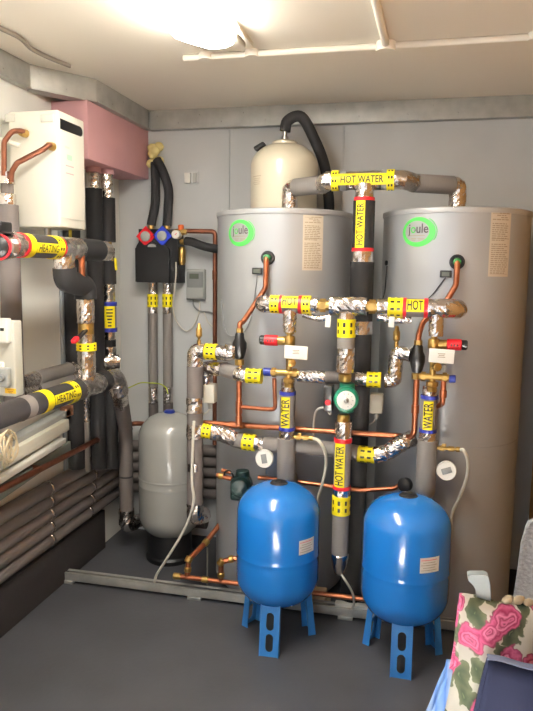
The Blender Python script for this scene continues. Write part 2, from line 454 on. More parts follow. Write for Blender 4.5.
TB, portB, nB = tank(TRR, 'silver hot water tank beside the brown chipboard wall', (418, 232), .142, (500, 244), (.088, .24), (457, 262))
def display(px, py, ax, label):
    p, ang = hit(px, py, ax, TR); n = Vector((math.sin(ang), -math.cos(ang), 0)); u = Vector((math.cos(ang), math.sin(ang), 0))
    R = Matrix((u, -n, Vector((0, 0, 1)))).transposed()
    T = Thing('thermometer_display', label, 'thermometer', p, 'clip-on tank thermometers')
    T.part('display_case', MB().box(p+n*.007, (.042, .014, .026), .003, R), 'blackp')
    T.part('screen', MB().box(p+n*.0145, (.026, .001, .014), 0, R), 'lcd')
    return p+n*.004
da = display(258, 271, TL, 'small black digital thermometer on the tank below the cream vessel')
db = display(446, 274, TRR, 'small black digital thermometer on the tank near the chipboard wall')
def cyl_path(pts, ax, off=.005): return smooth_curve([hit(x, y, ax, TR+off)[0] for x, y in pts])
solo('sensor_cable', MB().tube(cyl_path([(446, 277), (440, 285), (433, 294), (427, 300), (424, 306)], TRR), .0022, 8), 'blackp', 'thin black sensor wire trailing from the thermometer near the chipboard wall', 'cable')
solo('sensor_cable', MB().tube(cyl_path([(257, 276), (254, 300), (251, 318), (243, 333), (230, 336), (224, 326), (221.5, 300)], TL), .002, 8), 'mgrey', 'thin grey sensor wire looping on the tank below the cream vessel', 'cable')
p, ang = hit(387, 263, TRR, TR)
T = Thing('sensor_pocket', 'small black sensor plug on the edge of the tank by the chipboard', 'sensor', p)
T.part('plug', MB().lathe([(.010, -.002), (.010, .006), (.006, .008)], p, (math.sin(ang), -math.cos(ang), 0), 16), 'blackp')
T.part('wire', MB().tube(cyl_path([(387, 266), (385, 290), (382.5, 300), (382, 305)], TRR), .0022, 8), 'blackp')

# ================================================================== VESSELS
def vessel_profile(R, z0, z1, dome, lip=.0):
    pr = []
    for k in range(11):
        t = PI/2*k/10; pr.append((max(R*math.sin(t)**.85, .004), z0+dome*(1-math.cos(t)**1.05)))
    for k in range(1, 11):
        t = PI/2*k/10; pr.append((max(R*math.cos(t)**.85 if k < 10 else .004, .004), z1-dome*(1-math.sin(t)**1.05)))
    i = 11
    zm = z0+(z1-z0)*.44
    pr[i:i] = [(R, zm-.02), (R, zm-.003), (R+.001, zm), (R, zm+.003), (R, zm+.02)]
    return pr
def stadium(cx, cy, w, h, n=10):
    r = w/2; o = []
    for k in range(n+1): t = PI*k/n; o.append((cx+r*math.cos(t), cy+h/2-r+r*math.sin(t)))
    for k in range(n+1): t = PI+PI*k/n; o.append((cx+r*math.cos(t), cy-h/2+r+r*math.sin(t)))
    return o
VR = .157
def blue_vessel(c, rot, label, lab_dx, lab_dz):
    T = Thing('pressure_vessel', label, 'pressure vessel', (*c, 0), 'blue pressure vessels on three legs')
    T.part('vessel_body', MB().lathe(vessel_profile(VR, .142, .612, .112), (*c, 0), segs=72), 'blue')
    T.part('top_cap', MB().lathe([(.034, .600), (.034, .611), (.028, .617), (.016, .618), (.012, .622), (.004, .623)], (*c, 0), segs=28), 'rubber')
    for k in range(3):
        a = rot+2*PI*k/3; d = Vector((math.sin(a), -math.cos(a), 0)); s = Vector((math.cos(a), math.sin(a), 0))
        top = Vector((*c, .255))+d*.118; bot = Vector((*c, 0))+d*.150
        up = (top-bot); L = up.length; up.normalize()
        outl = [(-.036, 0), (.036, 0), (.032, L), (-.032, L)]
        holes = [stadium(0, .050, .028, .066), stadium(0, .128, .028, .066)]
        mb = MB().prism([outl]+holes, bot-d*.004, s, up, -.004)
        w = s.cross(up)
        for q in (-1, 1):   # flanges of the pressed channel leg
            mb.prism([[(0, 0), (.03, 0), (.02, L*.8), (.016, L), (0, L)]], bot+s*(q*.035-.0015), -w if w.dot(d) > 0 else w, up, .003)
        T.part('leg', mb, 'blueleg')
    # rating label
    ang = lab_dx; v, f = wrap_rect(c, VR, ang, lab_dz, .074, .054, .0012)
    lb = T.part('rating_label', MB().add(v, f), 'white', label='white paper rating label')
    mb = MB()
    for i in range(5):
        v, f = wrap_rect(c, VR, ang-.02, lab_dz+.018-.009*i, .06-.014*(i % 2), .002, .0018, 4); mb.add(v, f, 1 if i == 0 else 0)
    T.part('print', mb, ['print', 'red'], parent=lb)
    return T
ca, cb = (-.490, 2.365), (-.014, 2.352)
def on_vessel(px, py, c): p, a = hit(px, py, c, VR); return a, p.z
blue_vessel(ca, .02, 'blue pressure vessel standing closer to the grey vessel', *on_vessel(307, 546, ca))
blue_vessel(cb, .0, 'blue pressure vessel standing beside the rose-print fabric', *on_vessel(430, 565, cb))

# grey expansion vessel
cg = (-1.147, 2.935); GR = .149
T = Thing('expansion_vessel', 'grey upright expansion vessel with a blue cap near the room corner', 'expansion vessel', (*cg, 0))
T.part('vessel_body', MB().lathe(vessel_profile(GR, .105, .722, .12), (*cg, 0), segs=64), 'greyves')
T.part('base_ring', MB().lathe([(.115, 0), (.118, .02), (.108, .03), (.104, .15), (.09, .15)], (*cg, 0), segs=40), 'blackp')
T.part('seam_band', MB().lathe([(GR, .405), (GR+.002, .407), (GR+.002, .414), (GR, .416)], (*cg, 0), segs=64), 'greyves')
T.part('valve_cap', MB().lathe([(.026, .71), (.026, .728), (.020, .734), (.004, .735)], (*cg, 0), segs=24), 'bluecap')

# cream vessel standing on the tank lid
cc = (-.612, 2.955); zc0 = TZ+.002
T = Thing('expansion_vessel', 'cream expansion vessel standing on top of a silver tank', 'expansion vessel', (*cc, zc0))
CRd = .148
prof = [(.10, zc0), (.13, zc0+.004), (CRd, zc0+.03), (CRd, zc0+.215), (CRd-.006, zc0+.24), (CRd-.022, zc0+.265), (CRd-.05, zc0+.287), (.075, zc0+.298), (.05, zc0+.303)]
T.part('vessel_body', MB().lathe(prof, (*cc, 0), segs=64), 'cream')
T.part('flange', MB().lathe([(.056, zc0+.300), (.056, zc0+.312), (.048, zc0+.318), (.02, zc0+.320)], (*cc, 0), segs=32), 'cream')
T.part('connector', MB().lathe([(.016, zc0+.318), (.016, zc0+.336), (.010, zc0+.340), (.010, zc0+.372), (.006, zc0+.375)], (*cc, 0), segs=20), 'steel')
p, ang = hit(257, 151, cc, .12)
T.part('clip', MB().box((cc[0]-.098, cc[1]-.06, zc0+.287), (.05, .04, .018), .006, Matrix.Rotation(-.5, 3, 'Y')), 'rubber')
v, f = wrap_rect(cc, CRd, -.72, zc0+.155, .06, .0035, .001, 4); mb = MB().add(v, f)
for k in range(4):
    v, f = wrap_rect(cc, CRd, -.72, zc0+.145-.008*k, .05-.008*(k % 2), .0025, .001, 4); mb.add(v, f)
T.part('faded_print', mb, mat('faded_print', (186, 172, 150), .6))
zt = zc0+.36
pts = smooth_curve([(cc[0], cc[1], zt), (cc[0]+.012, cc[1], zt+.045), (cc[0]+.07, cc[1]+.01, zt+.06), (cc[0]+.125, cc[1]+.03, zt-.03), (cc[0]+.168, cc[1]+.07, zt-.14), (cc[0]+.185, cc[1]+.11, zt-.28), (cc[0]+.185, cc[1]+.14, TZ-.02)])
solo('insulated_hose', MB().tube(pts, .024, 18), 'black', 'black foam-covered hose arching from the cream vessel down the wall', 'hose', loc=(cc[0], cc[1], zt))

# ================================================================== CENTRAL PIPEWORK
# --- top hot pipe bridging both tanks
TPY, TPM = 2.80, 2.62
zl = 1.745
pe0 = Vector((Y(290, 190, TPY).x, TPY, zl)); pe1 = Vector((Y(458, 188, TPY).x, TPY, zl))
pm = Y(365, 180, TPM); pm.z = zl+.004
T = Thing('hot_water_pipe', 'thick lagged pipe bridging the tops of both silver tanks', 'pipe', (pm.x, pm.y, zl))
Rt = .036
ql = pe0.lerp(pm, .48); qr = pm.lerp(pe1, .50)
seg(T, 'foil', [(pe0.x, pe0.y, TZ+.002), pe0, pe0.lerp(pm, .10)], Rt*.92, fil=.03)
seg(T, 'grey', [pe0.lerp(pm, .08), ql], Rt)
ta0, ta1 = Y(332, 181, 2.645), Y(339, 181, 2.64)
kx = lambda px: (Y(px, 180, 2.63).x-pm.x)
mid0 = Vector((pm.x+kx(328), pm.y+.012, zl+.004)); mid1 = Vector((pm.x+kx(402), pm.y+.012, zl+.004))
midc = Vector((pm.x, pm.y+.003, zl+.005))
bar = lambda t: mid0.lerp(mid1, t)
seg(T, 'foil', [ql.lerp(pe0, .04), mid0, mid1, qr.lerp(pe1, .04)], Rt*.97, fil=0)
seg(T, 'grey', [qr, pe1.lerp(pm, .06)], Rt)
seg(T, 'foil', [pe1.lerp(pm, .09), pe1, (pe1.x, pe1.y, TZ+.002)], Rt*.92, fil=.03)
seg(T, 'tape', [bar(.055), bar(.15)], Rt*1.06)
seg(T, 'label:HOT WATER', [bar(.15), bar(.80)], Rt*1.09, half=.55, th=.026, n=Vector((0, -1, .0)))
seg(T, 'tape', [bar(.90), bar(.80)], Rt*1.06)
for t in (.17, .73): T.part('duct_tape', MB().tube([bar(t), bar(t+.09)], Rt*1.055, 24), 'mgrey')
def dn(px_y): return Vector((pm.x, pm.y, Y(365, px_y, TPM).z))
seg(T, 'foil', [dn(184), dn(200)], .034)
seg(T, 'red', [dn(197.5), dn(201)], .040)
seg(T, 'black', [dn(201), dn(249)], .042)
seg(T, 'label:HOT WATER', [dn(248), dn(201.5)], .0425, half=.42, th=.026, n=Vector((-.25, -1, 0)))
seg(T, 'red', [dn(248), dn(251.5)], .0435)
seg(T, 'foil', [dn(250), dn(263)], .040)
seg(T, 'black', [dn(262), dn(322)], .046)
seg(T, 'foil', [dn(321), dn(334)], .047)
seg(T, 'black', [dn(334), dn(520), dn(600)], .046)

# --- hot header (yellow / red bands)
HY = 2.44
zh = Y(347, 306, HY).z
hp = lambda px: Vector((Y(px, 306, HY).x, HY, zh))
T = Thing('hot_header_pipe', 'horizontal foil pipe with yellow HOT labels across both tanks', 'pipe', (hp(347).x, HY, zh))
RH = .033
def fit_to_tank(px): return hp(px)
seg(T, 'foil', [hp(263)+Vector((-.004, .07, -.006)), hp(263), hp(272)], RH*.95, fil=.03)
seg(T, 'tape', [hp(271), hp(280)], RH)
seg(T, 'red', [hp(280), hp(283)], RH*1.05)
seg(T, 'grey', [hp(283), hp(299)], RH*.96)
seg(T, 'label:HOT', [hp(283), hp(299)], RH, half=.75, th=.03, n=Vector((0, -1, .45)))
seg(T, 'red', [hp(299), hp(302.5)], RH*1.05)
seg(T, 'tape', [hp(311), hp(302.5)], RH)
seg(T, 'foil', [hp(310), hp(318)], RH*.85)
seg(T, 'brass', [hp(316), hp(331.5)], .019)
T.part('hex_nut', MB().lathe([(.025, 0), (.025, .022)], hp(320), (1, 0, 0), 6), 'brass')
seg(T, 'foil', [hp(330), hp(366.5)], RH*1.03)
seg(T, 'brass', [hp(366), hp(378)], .019)
T.part('hex_nut', MB().lathe([(.026, 0), (.026, .024)], hp(369), (1, 0, 0), 6), 'brass')
seg(T, 'foil', [hp(377.5), hp(388)], RH*.9)
seg(T, 'tape', [hp(388), hp(403.5)], RH*1.02)
seg(T, 'red', [hp(403), hp(406.5)], RH*1.08)
seg(T, 'grey', [hp(406), hp(425)], RH)
seg(T, 'label:HOT', [hp(406.5), hp(424)], RH*1.02, half=.72, th=.034, n=Vector((0, -1, .35)))
seg(T, 'red', [hp(424), hp(428)], RH*1.08)
seg(T, 'foil', [hp(427.5), hp(453), hp(456)+Vector((.01, .05, -.004))], RH*1.02, fil=.05)
# loose foil tails, drops and paper tags
lo = Vector((0, 0, -.043))
seg(T, 'foil', [hp(303)+lo+Vector((0, .01, .006)), hp(318)+lo*1.15, hp(331)+lo], .011, fil=.02)
seg(T, 'foil', [hp(378)+lo+Vector((0, .01, .004)), hp(392)+lo*1.1, hp(412)+lo], .013, fil=.02)
dz = lambda py: Y(290, py, HY).z
seg(T, 'foil', [hp(290), Vector((hp(290).x, HY, dz(332)))], .025)
seg(T, 'foil', [hp(437), Vector((hp(437).x, HY, dz(331)))], .025)
for px, py in ((328, 322), (391.5, 322)):
    c = Y(px, py, HY-.016)
    T.part('paper_tag', MB().box(c, (.020, .002, .038), .0008, Matrix.Rotation(.05, 3, 'Y')), 'white')

# --- pump leg of the hot header
def pv(py): return Vector((hp(347).x, HY, Y(347, py, HY).z))
T = Thing('pump_leg_pipe', 'vertical lagged pipe dropping from the HOT header to the green pump', 'pipe', pv(345))
seg(T, 'foil', [pv(313), pv(320)], .031)
seg(T, 'tape', [pv(319), pv(337)], .033)
seg(T, 'grey', [pv(336), pv(350)], .0325)
seg(T, 'foil', [pv(348), pv(372)], .0325)
T.part('union_nut', MB().lathe([(.020, 0), (.024, .006), (.024, .03), (.016, .036)], pv(382), (0, 0, 1), 8), 'brass')
def pump(name, c, label, R=.046, body='greend', face='white'):
    T = Thing(name, label, 'pump', c)
    ax = Vector((.10, -1, .06)).normalized()
    T.part('pump_body', MB().lathe([(.030, -.05), (.040, -.045), (.043, -.03), (.043, .0), (R, .004), (R, .045), (R-.004, .052), (R-.016, .055)], c, ax, 40), body)
    T.part('pump_volute', MB().lathe([(.027, -.054), (.030, -.03), (.030, .03), (.027, .054)], Vector(c)+Vector((0, .02, 0)), (0, 0, 1), 24), body)
    if face:
        fp = T.part('face_plate', MB().lathe([(.034, .054), (.034, .0575), (.031, .0585)], c, ax, 36), face)
        T.part('hub_screw', MB().lathe([(.010, .057), (.010, .064), (.007, .066)], c, ax, 20), 'steel', parent=fp)
        mb = MB()
        for k in range(10):
            a = 2*PI*k/10; q = Vector(c)+ax*.0588+Vector((math.cos(a), 0, math.sin(a)))*.024
            mb.box(q, (.005, .001, .002), 0, Matrix.Rotation(-a, 3, 'Y'))
        T.part('print', mb, 'mgrey', parent=fp)
    return T, ax
pc = pv(398)+Vector((.008, -.005, 0))
T, ax = pump('circulation_pump', pc, 'bright green circulation pump with round white face plate')
tb = T.part('terminal_box', MB().box(pc+Vector((-.066, .012, -.004)), (.034, .05, .098), .006), 'blackp')
bt = Vector((pc.x-.066, pc.y-.013, pc.z-.018))
T.part('button', MB().lathe([(.011, 0), (.011, .004), (.009, .006)], bt, (0, -1, 0), 20), 'red', parent=tb)
T2 = Thing('pump_leg_pipe', 'vertical HOT WATER labelled pipe below the green pump', 'pipe', pv(500))
T2.part('union_nut', MB().lathe([(.016, 0), (.024, .006), (.024, .03), (.020, .036)], pv(424), (0, 0, 1), 8), 'brass')
seg(T2, 'foil', [pv(421), pv(440)], .0315)
seg(T2, 'red', [pv(438), pv(442)], .0345)
seg(T2, 'grey', [pv(440), pv(488)], .0318)
seg(T2, 'label:HOT WATER', [pv(486), pv(442)], .0325, half=.62, th=.030, n=Vector((-.25, -1, 0)))
seg(T2, 'red', [pv(485.5), pv(489)], .0345)
seg(T2, 'foil', [pv(488), pv(496)], .031)
seg(T2, 'tape', [pv(496), pv(514)], .0335)
seg(T2, 'grey', [pv(513), pv(556)], .0318)
T2.part('foil_wrap', MB().tube([pv(554), pv(574)], .0335, 26, jit=.04, step=.008, rfun=lambda t: 1-.45*t*t), 'foil', ang=180)
solo('white_wire', MB().tube(smooth_curve([pv(572), Y(345, 580, 2.42), Y(352, 592, 2.45), Y(354, 602, 2.49), Y(352, 609, 2.53)]), .0045, 10), 'cable', 'white wire dangling from the foil end of the pump pipe', 'cable')

# --- water pipes with blue bands
def water_pipe(px, top, b0, b1, D, bend, label, th=.03):
    a = Y(px, top, D); vz = lambda py: Vector((a.x, D, Y(px, py, D).z))
    T = Thing('water_pipe', label, 'pipe', (a.x, D, vz(470).z), 'lagged WATER pipes above the blue vessels')
    seg(T, 'foil', [vz(top), vz(b0+2)], .026)
    seg(T, 'blue', [vz(b0-1), vz(b0+2.5)], .0325)
    seg(T, 'grey', [vz(b0+1), vz(b1)], .030)
    seg(T, 'label:WATER', [vz(b1-1), vz(b0+4)], .0305, half=.58, th=th, n=Vector((-.1, -1, 0)))
    seg(T, 'blue', [vz(b1-1.5), vz(b1+2)], .0325)
    seg(T, 'foil', [vz(b1+2), vz(b1+12)], .0315)
    seg(T, 'grey', [vz(b1+10), vz(bend-3), vz(bend)+Vector((0, .06, 0))], .037, fil=.03)
    return T, vz
WY = 2.50
_, va = water_pipe(288, 379, 392, 428, WY, 483, 'lagged WATER pipe above the blue vessel nearer the grey vessel')
_, vb = water_pipe(430, 386, 396, 430, WY, 494, 'lagged WATER pipe above the blue vessel nearer the rose-print fabric')

# --- mixing valve groups
def valve_group(vx, top, arm_y, side, tag_c, man_y, man_x0, man_x1, label, D=2.46):
    c0 = Y(vx, arm_y, D)
    vz = lambda py: Vector((c0.x, D, Y(vx, py, D).z)); hx = lambda px, py: Vector((Y(px, py, D).x, D, Y(vx, py, D).z))
    T = Thing('mixing_valve', label, 'valve', c0, 'brass mixing valves under the HOT header')
    body = MB().tube([vz(top), vz(man_y+6)], .0115, 16)
    body.lathe([(.017, 0), (.017, .016)], vz(top+3), (0, 0, 1), 6)
    body.lathe([(.018, -.02), (.022, -.012), (.022, .012), (.018, .02)], vz(arm_y), (0, 0, 1), 16)
    body.lathe([(.018, -.02), (.018, -.004), (.022, 0), (.022, .014), (.014, .018)], vz(man_y+9), (0, 0, 1), 8)
    s = Vector((side, 0, 0))
    body.lathe([(.015, .0), (.017, .02), (.017, .044), (.012, .046)], vz(arm_y), s, 16)
    body.lathe([(.016, -.002), (.016, .024), (.010, .026)], vz(man_y-11)+Vector((.008, -.004, 0)), Vector((.35, -1, 0)), 8)
    body.tube([hx(man_x0, man_y), hx(man_x1, man_y)], .0125, 14)
    body.lathe([(.018, 0), (.018, .016)], hx(man_x0+2, man_y), (1, 0, 0), 6); body.lathe([(.018, -.016), (.018, 0)], hx(man_x1-2, man_y), (1, 0, 0), 6)
    T.part('valve_body', body, 'brass')
    k = T.part('red_sleeve', MB().lathe([(.0175, .044), (.0205, .046), (.0205, .094), (.018, .096)], vz(arm_y), s, 24), 'red')
    mb = MB()
    for dx in (.06, .07, .08): mb.box(vz(arm_y)+s*dx+Vector((0, -.0207, 0)), (.005, .001, .008))
    T.part('print', mb, 'ink', parent=k)
    T.part('relief_knob', MB().lathe([(.0185, .094), (.0185, .112), (.015, .116)], vz(arm_y), s, 12), 'blackp')
    tcn = Y(*tag_c, D-.028)
    tg = T.part('paper_tag', MB().box(tcn, (.088, .003, .050), .001, Matrix.Rotation(.035, 3, 'Y')), 'white')
    mb = MB()
    for q in range(3): mb.box(tcn+Vector((0, -.0018, .008-.006*q)), (.026-.006*(q % 2), .0006, .0026))
    T.part('print', mb, 'print', parent=tg)
    T.part('tag_wire', MB().tube([tcn+Vector((-.036, .002, .0)), vz(arm_y+14)], .0012, 6), 'steel')
    return T, vz, hx
TVa, vza, hxa = valve_group(289.5, 331, 341, -1, (296, 352.5), 373, 270, 299, 'brass mixing valve with red sleeve pointing towards the room corner')
TVb, vzb, hxb = valve_group(434, 331, 344, 1, (441.5, 356), 377, 419, 449, 'brass mixing valve with red sleeve pointing at the chipboard wall')
TVb.part('blue_cap', MB().lathe([(.014, 0), (.014, .022), (.010, .024)], hxb(449, 378), (1, 0, 0), 10), 'bluecap')
TVb.part('clear_cap', MB().lathe([(.009, 0), (.011, .012), (.011, .024), (.006, .028)], hxb(443, 371), (0, 0, 1), 14), 'lgrey')
TVa.part('blue_cap', MB().lathe([(.016, 0), (.016, .028), (.012, .030)], hxa(271, 373), (-1, 0, 0), 10), 'bluecap')

# copper loops below the valve groups
cd = 2.515
def cop(label, pts, r, fil=.03, name='copper_pipe', fit=(), mat_='copper'):
    T = Thing(name, label, 'pipe', pts[0])
    T.part('copper_tube', MB().tube(pts, r, 16, fil), mat_)
    for (p, ax, L, k) in fit:
        ax = Vector(ax).normalized()
        T.part('brass_fitting' if k == 'brass' else 'copper_socket', MB().lathe([(r*1.05, -L/2), (r*1.35, -L/2+.003), (r*1.35, L/2-.003), (r*1.05, L/2)], p, ax, 16), k)
    return T
# tank port -> black valve (A)
VAx, VBx = Y(239.5, 345, 2.50), Y(417.5, 358, 2.50)
p = portA+nA*.022
# --- foil / cold pipework, left side
CY = 2.52
def cz(px, py, D=CY): return Y(px, py, D)
def drop_pipe(port, n, valve, bottom, mids, label):
    T = Thing('copper_pipe', label, 'pipe', valve+Vector((0, 0, .06)), 'bent copper pipes leaving the tank ports')
    pts = [port+n*.004, port+n*.028]+mids+[valve+Vector((0, 0, .085)), valve+Vector((0, 0, .045))]
    T.part('copper_tube', MB().tube(fillet(pts, .05, 8), .0105, 16), 'copper')
    T.part('nut', MB().lathe([(.015, 0), (.015, .02)], valve+Vector((0, 0, .046)), (0, 0, 1), 6), 'brass')
    return T
drop_pipe(portA, nA, VAx, None, [Y(265.5, 288, 2.545), Y(243, 322, 2.525)], 'bent copper pipe leaving the tank nearer the grey vessel')
drop_pipe(portB, nB, VBx, None, [Y(456, 285, 2.555), Y(447, 300, 2.56), Y(423, 322, 2.53)], 'bent copper pipe leaving the tank nearer the chipboard wall')
def black_valve(c, label):
    T = Thing('check_valve', label, 'valve', c, 'black check valves on the copper drops')
    T.part('valve_body', MB().lathe([(.012, -.056), (.018, -.052), (.024, -.03), (.028, -.012), (.028, .008), (.020, .024), (.018, .044), (.013, .05)], c, (0, 0, 1), 24), 'blackp')
    T.part('nut', MB().lathe([(.013, -.080), (.019, -.078), (.019, -.058), (.013, -.055)], c, (0, 0, 1), 8), 'brass')
    return T
black_valve(VAx, 'black check valve on the copper drop near the grey vessel')
TVB = black_valve(VBx, 'black check valve on the copper drop near the HOT label')
zco = Y(300, 429, 2.56).z
# copper main: runs behind the lagged pipes
cmx0 = Y(197, 421, 2.55); ex = VBx.x
pts = [Vector((cmx0.x, 2.555, zco)), Vector((Y(398, 430, 2.555).x, 2.555, zco)), Vector((ex, 2.50, zco+.01)), Vector((ex, 2.50, VBx.z-.075))]
T = cop('long horizontal copper pipe turning up to the black check valve', pts, .0112, .04)
T.part('copper_socket', MB().tube([(ex, 2.50, Y(417, 405, 2.5).z), (ex, 2.50, Y(417, 413, 2.5).z)], .0145, 16), 'copper')
T.part('copper_socket', MB().tube([pts[0]+Vector((.14, 0, 0)), pts[0]+Vector((.20, 0, 0))], .0138, 16), 'copper')
zA = VAx.z-.075
T = cop('vertical copper pipe below the black check valve near the grey vessel', [(VAx.x, 2.50, zA), (VAx.x, 2.50, zco+.02), (VAx.x, 2.53, zco)], .0112, .02)
for py in (404, 408): pass
zb = Y(239, 407, 2.5).z
T.part('copper_socket', MB().tube([(VAx.x, 2.50, zb-.025), (VAx.x, 2.50, zb+.025)], .0138, 16), 'copper')
T.part('copper_socket', MB().tube([(VAx.x, 2.50, zco+.012), (VAx.x, 2.50, zco+.05)], .0138, 16), 'copper')
xb = Y(275.5, 400, 2.49).x
cop('small U-shaped copper branch under the brass valve near the corner', [(VAx.x+.012, 2.50, zb), (xb, 2.49, zb), (xb, 2.46, hxa(275, 379).z)], .0085, .022)
cop('short curved copper stub under the brass valve by the chipboard wall', [hxb(443.5, 380), Vector((hxb(443.5, 385).x, 2.46, Y(443, 404, 2.46).z)), Vector((hxb(438, 385).x, 2.50, Y(443, 409, 2.46).z))], .0095, .022,
    fit=[(Vector((hxb(443.5, 385).x, 2.46, Y(443, 394, 2.46).z)), (0, 0, 1), .03, 'copper')])

# left riser and its two arms
RX = Y(195, 400, 2.50).x; RD = 2.50; rz = lambda py: Y(195, py, RD).z; rp = lambda py: Vector((RX, RD, rz(py)))
T = Thing('riser_pipe', 'grey lagged riser with foil joints beside the grey vessel', 'pipe', rp(515))
az = rz(351)
seg(T, 'foil', [rp(366), Vector((RX, RD, az)), Vector((Y(205, 351, RD).x, RD, az))], .031, fil=.02)
seg(T, 'tape', [Vector((Y(206, 351, RD).x, RD, az)), Vector((Y(217, 351, RD).x, RD, az))], .031)
seg(T, 'foil', [Vector((Y(216, 351, RD).x, RD, az)), Vector((Y(231, 353, RD).x, RD, az-.006)), VAx+Vector((-.03, 0, 0))], .029, fil=.02)
seg(T, 'greyd', [rp(366), rp(398)], .033)
seg(T, 'foil', [rp(397), rp(412)], .034)
seg(T, 'greyd', [rp(411), rp(424)], .033)
az2 = rz(430)
seg(T, 'foil', [rp(424), rp(438)], .034)
seg(T, 'greyd', [rp(437), rp(505)], .033)
T.part('foil_wrap', MB().add(*(lambda m: (m.v, m.f))(pipe_patch(rp(470), rp(462), .0335, Vector((0, -1, 0)), .6, .001))), 'foil')
seg(T, 'foil', [rp(503), rp(517), rp(517)+Vector((.02, .06, -.01))], .034, fil=.03)
T.part('air_vent_stem', MB().lathe([(.008, 0), (.008, .02), (.005, .022), (.006, .03), (.0125, .036), (.0125, .066), (.008, .072), (.006, .084), (.003, .088)], Vector((Y(199, 345, RD).x, RD, az+.024)), (0, 0, 1), 16), 'brass')
# upper cold arm
zc1 = Y(300, 376, CY).z
hc = lambda px: Vector((Y(px, 376, CY).x, CY, zc1))
T = Thing('cold_header_pipe', 'foil and grey pipe arm passing behind the green pump to a brass air vent', 'pipe', hc(300))
st = Y(204, 372, CY+.02)
seg(T, 'foil', [Vector((st.x, 2.56, zc1-.05)), Vector((st.x, CY+.02, zc1+.012)), hc(226)+Vector((0, 0, .012))], .029, fil=.04)
ho = Vector((0, -.055, 0))
seg(T, 'grey', [hc(224)+Vector((0, 0, .012)), hc(241)+Vector((0, -.045, .004))], .029)
seg(T, 'foil', [hc(240)+Vector((0, -.044, .004)), hc(247)+ho, hc(252)+ho], .027)
seg(T, 'tape', [hc(250)+ho, hc(265)+ho], .028)
seg(T, 'foil', [hc(298), hc(326)], .024)
seg(T, 'greyd', [hc(325), hc(358)], .024)
seg(T, 'foil', [hc(356), hc(372)], .027)
seg(T, 'tape', [hc(367), hc(381)], .0285)
eu = hc(395)
seg(T, 'foil', [hc(385), eu, Vector((eu.x, CY, Y(395, 352, CY).z)), VBx+Vector((-.022, .0, .012))], .027, fil=.022)
av = Vector((eu.x, CY, Y(396, 351, CY).z))
T.part('air_vent', MB().lathe([(.008, 0), (.008, .03), (.006, .034), (.013, .042), (.013, .072), (.009, .078), (.007, .092), (.003, .095)], av, (0, 0, 1), 16), 'brass')
# lower cold arm
zc2 = Y(290, 446, 2.525).z
hl = lambda px, dz=0, D=2.525: Vector((Y(px, 446, 2.525).x, D, zc2+dz))
T = Thing('cold_header_pipe', 'lower grey lagged pipe sagging behind both WATER pipes', 'pipe', hl(300))
seg(T, 'foil', [rp(431)+Vector((.02, -.0, 0)), Vector((Y(205, 431, RD).x, RD, az2))], .028)
seg(T, 'tape', [Vector((Y(203, 431, RD).x, RD, az2)), Vector((Y(212, 432, RD).x, RD, az2-.003))], .0285)
seg(T, 'foil', [Vector((Y(211, 432, RD).x, RD, az2-.003)), hl(222, .035, 2.51), hl(236, .012, 2.52)], .031, fil=.04)
seg(T, 'grey', [hl(233, .014, 2.52), hl(245, .004)], .032)
seg(T, 'tape', [hl(243, .004), hl(255, .002)], .0325)
seg(T, 'foil', [hl(254, .002), hl(266)], .028)
seg(T, 'grey', [hl(264), hl(340), hl(358, -.008)], .030)
seg(T, 'foil', [hl(355, -.008), hl(361, -.010)], .029)
seg(T, 'tape', [hl(358, -.010), hl(375, -.012)], .0305)
seg(T, 'foil', [hl(374, -.012), hl(388, .005), hl(402, .045), hl(412, .06, 2.55)], .031, fil=.04)

# gauges
def gauge(px, py, D, label, stem):
    c = Y(px, py, D); ax = Vector((0, -1, .15)).normalized()
    T = Thing('temperature_gauge', label, 'gauge', c, 'round white gauges')
    T.part('gauge_case', MB().lathe([(.030, -.02), (.035, -.014), (.0365, -.002), (.0365, .006), (.034, .010), (.033, .008)], c, ax, 40), 'white')
    T.part('gauge_screen', MB().box(c+ax*.0095, (.036, .0012, .022), .0004, Matrix.Rotation(-.15, 3, 'X') @ Matrix.Rotation(-.35 if stem < 0 else 1.35, 3, 'Y')), 'mgrey')
    T.part('gauge_stem', MB().tube([c-ax*.012, c+Vector((0, .03, -.03)), c+Vector((stem if stem > 0 else -.05, .03, -.075 if stem > 0 else -.03))], .004, 8, .02), 'steel')
    return T
gauge(264.5, 458.5, 2.49, 'round white gauge above the blue vessel near the grey vessel', .002)
gauge(446.5, 470.5, 2.49, 'round white gauge beside the tank near the chipboard wall', -1)
# brass taps with braided hoses
def tap_hose(px, py, x1, pts2d, D, label):
    a = Y(px, py, D); b = Y(x1, py+1, D); b.z = a.z
    T = Thing('braided_hose', label, 'hose', a, 'braided hoses from the WATER pipes')
    mb = MB().tube([a, b], .0065, 12); L = (b-a).length
    mb.lathe([(.011, 0), (.011, .016)], a.lerp(b, .12), (1, 0, 0), 6); mb.lathe([(.010, 0), (.010, .02)], a.lerp(b, .5), (1, 0, 0), 6)
    mb.lathe([(.010, 0), (.010, .014), (.007, .016)], a.lerp(b, .82), (1, 0, 0), 12)
    T.part('brass_tap', mb, 'brass')
    T.part('tap_handle', MB().box(a.lerp(b, .3)+Vector((0, 0, .012)), (.016, .006, .012), .002), 'brass')
    T.part('hose', MB().tube(smooth_curve([b]+[Y(x, y, d) for x, y, d in pts2d]), .0062, 12), 'offwhite')
tap_hose(294, 437, 313, [(319, 441, 2.45), (325, 452, 2.46), (326, 466, 2.48), (322, 485, 2.51), (318, 500, 2.54), (316, 520, 2.57)], 2.49, 'pale braided hose curving behind the blue vessel near the grey vessel')
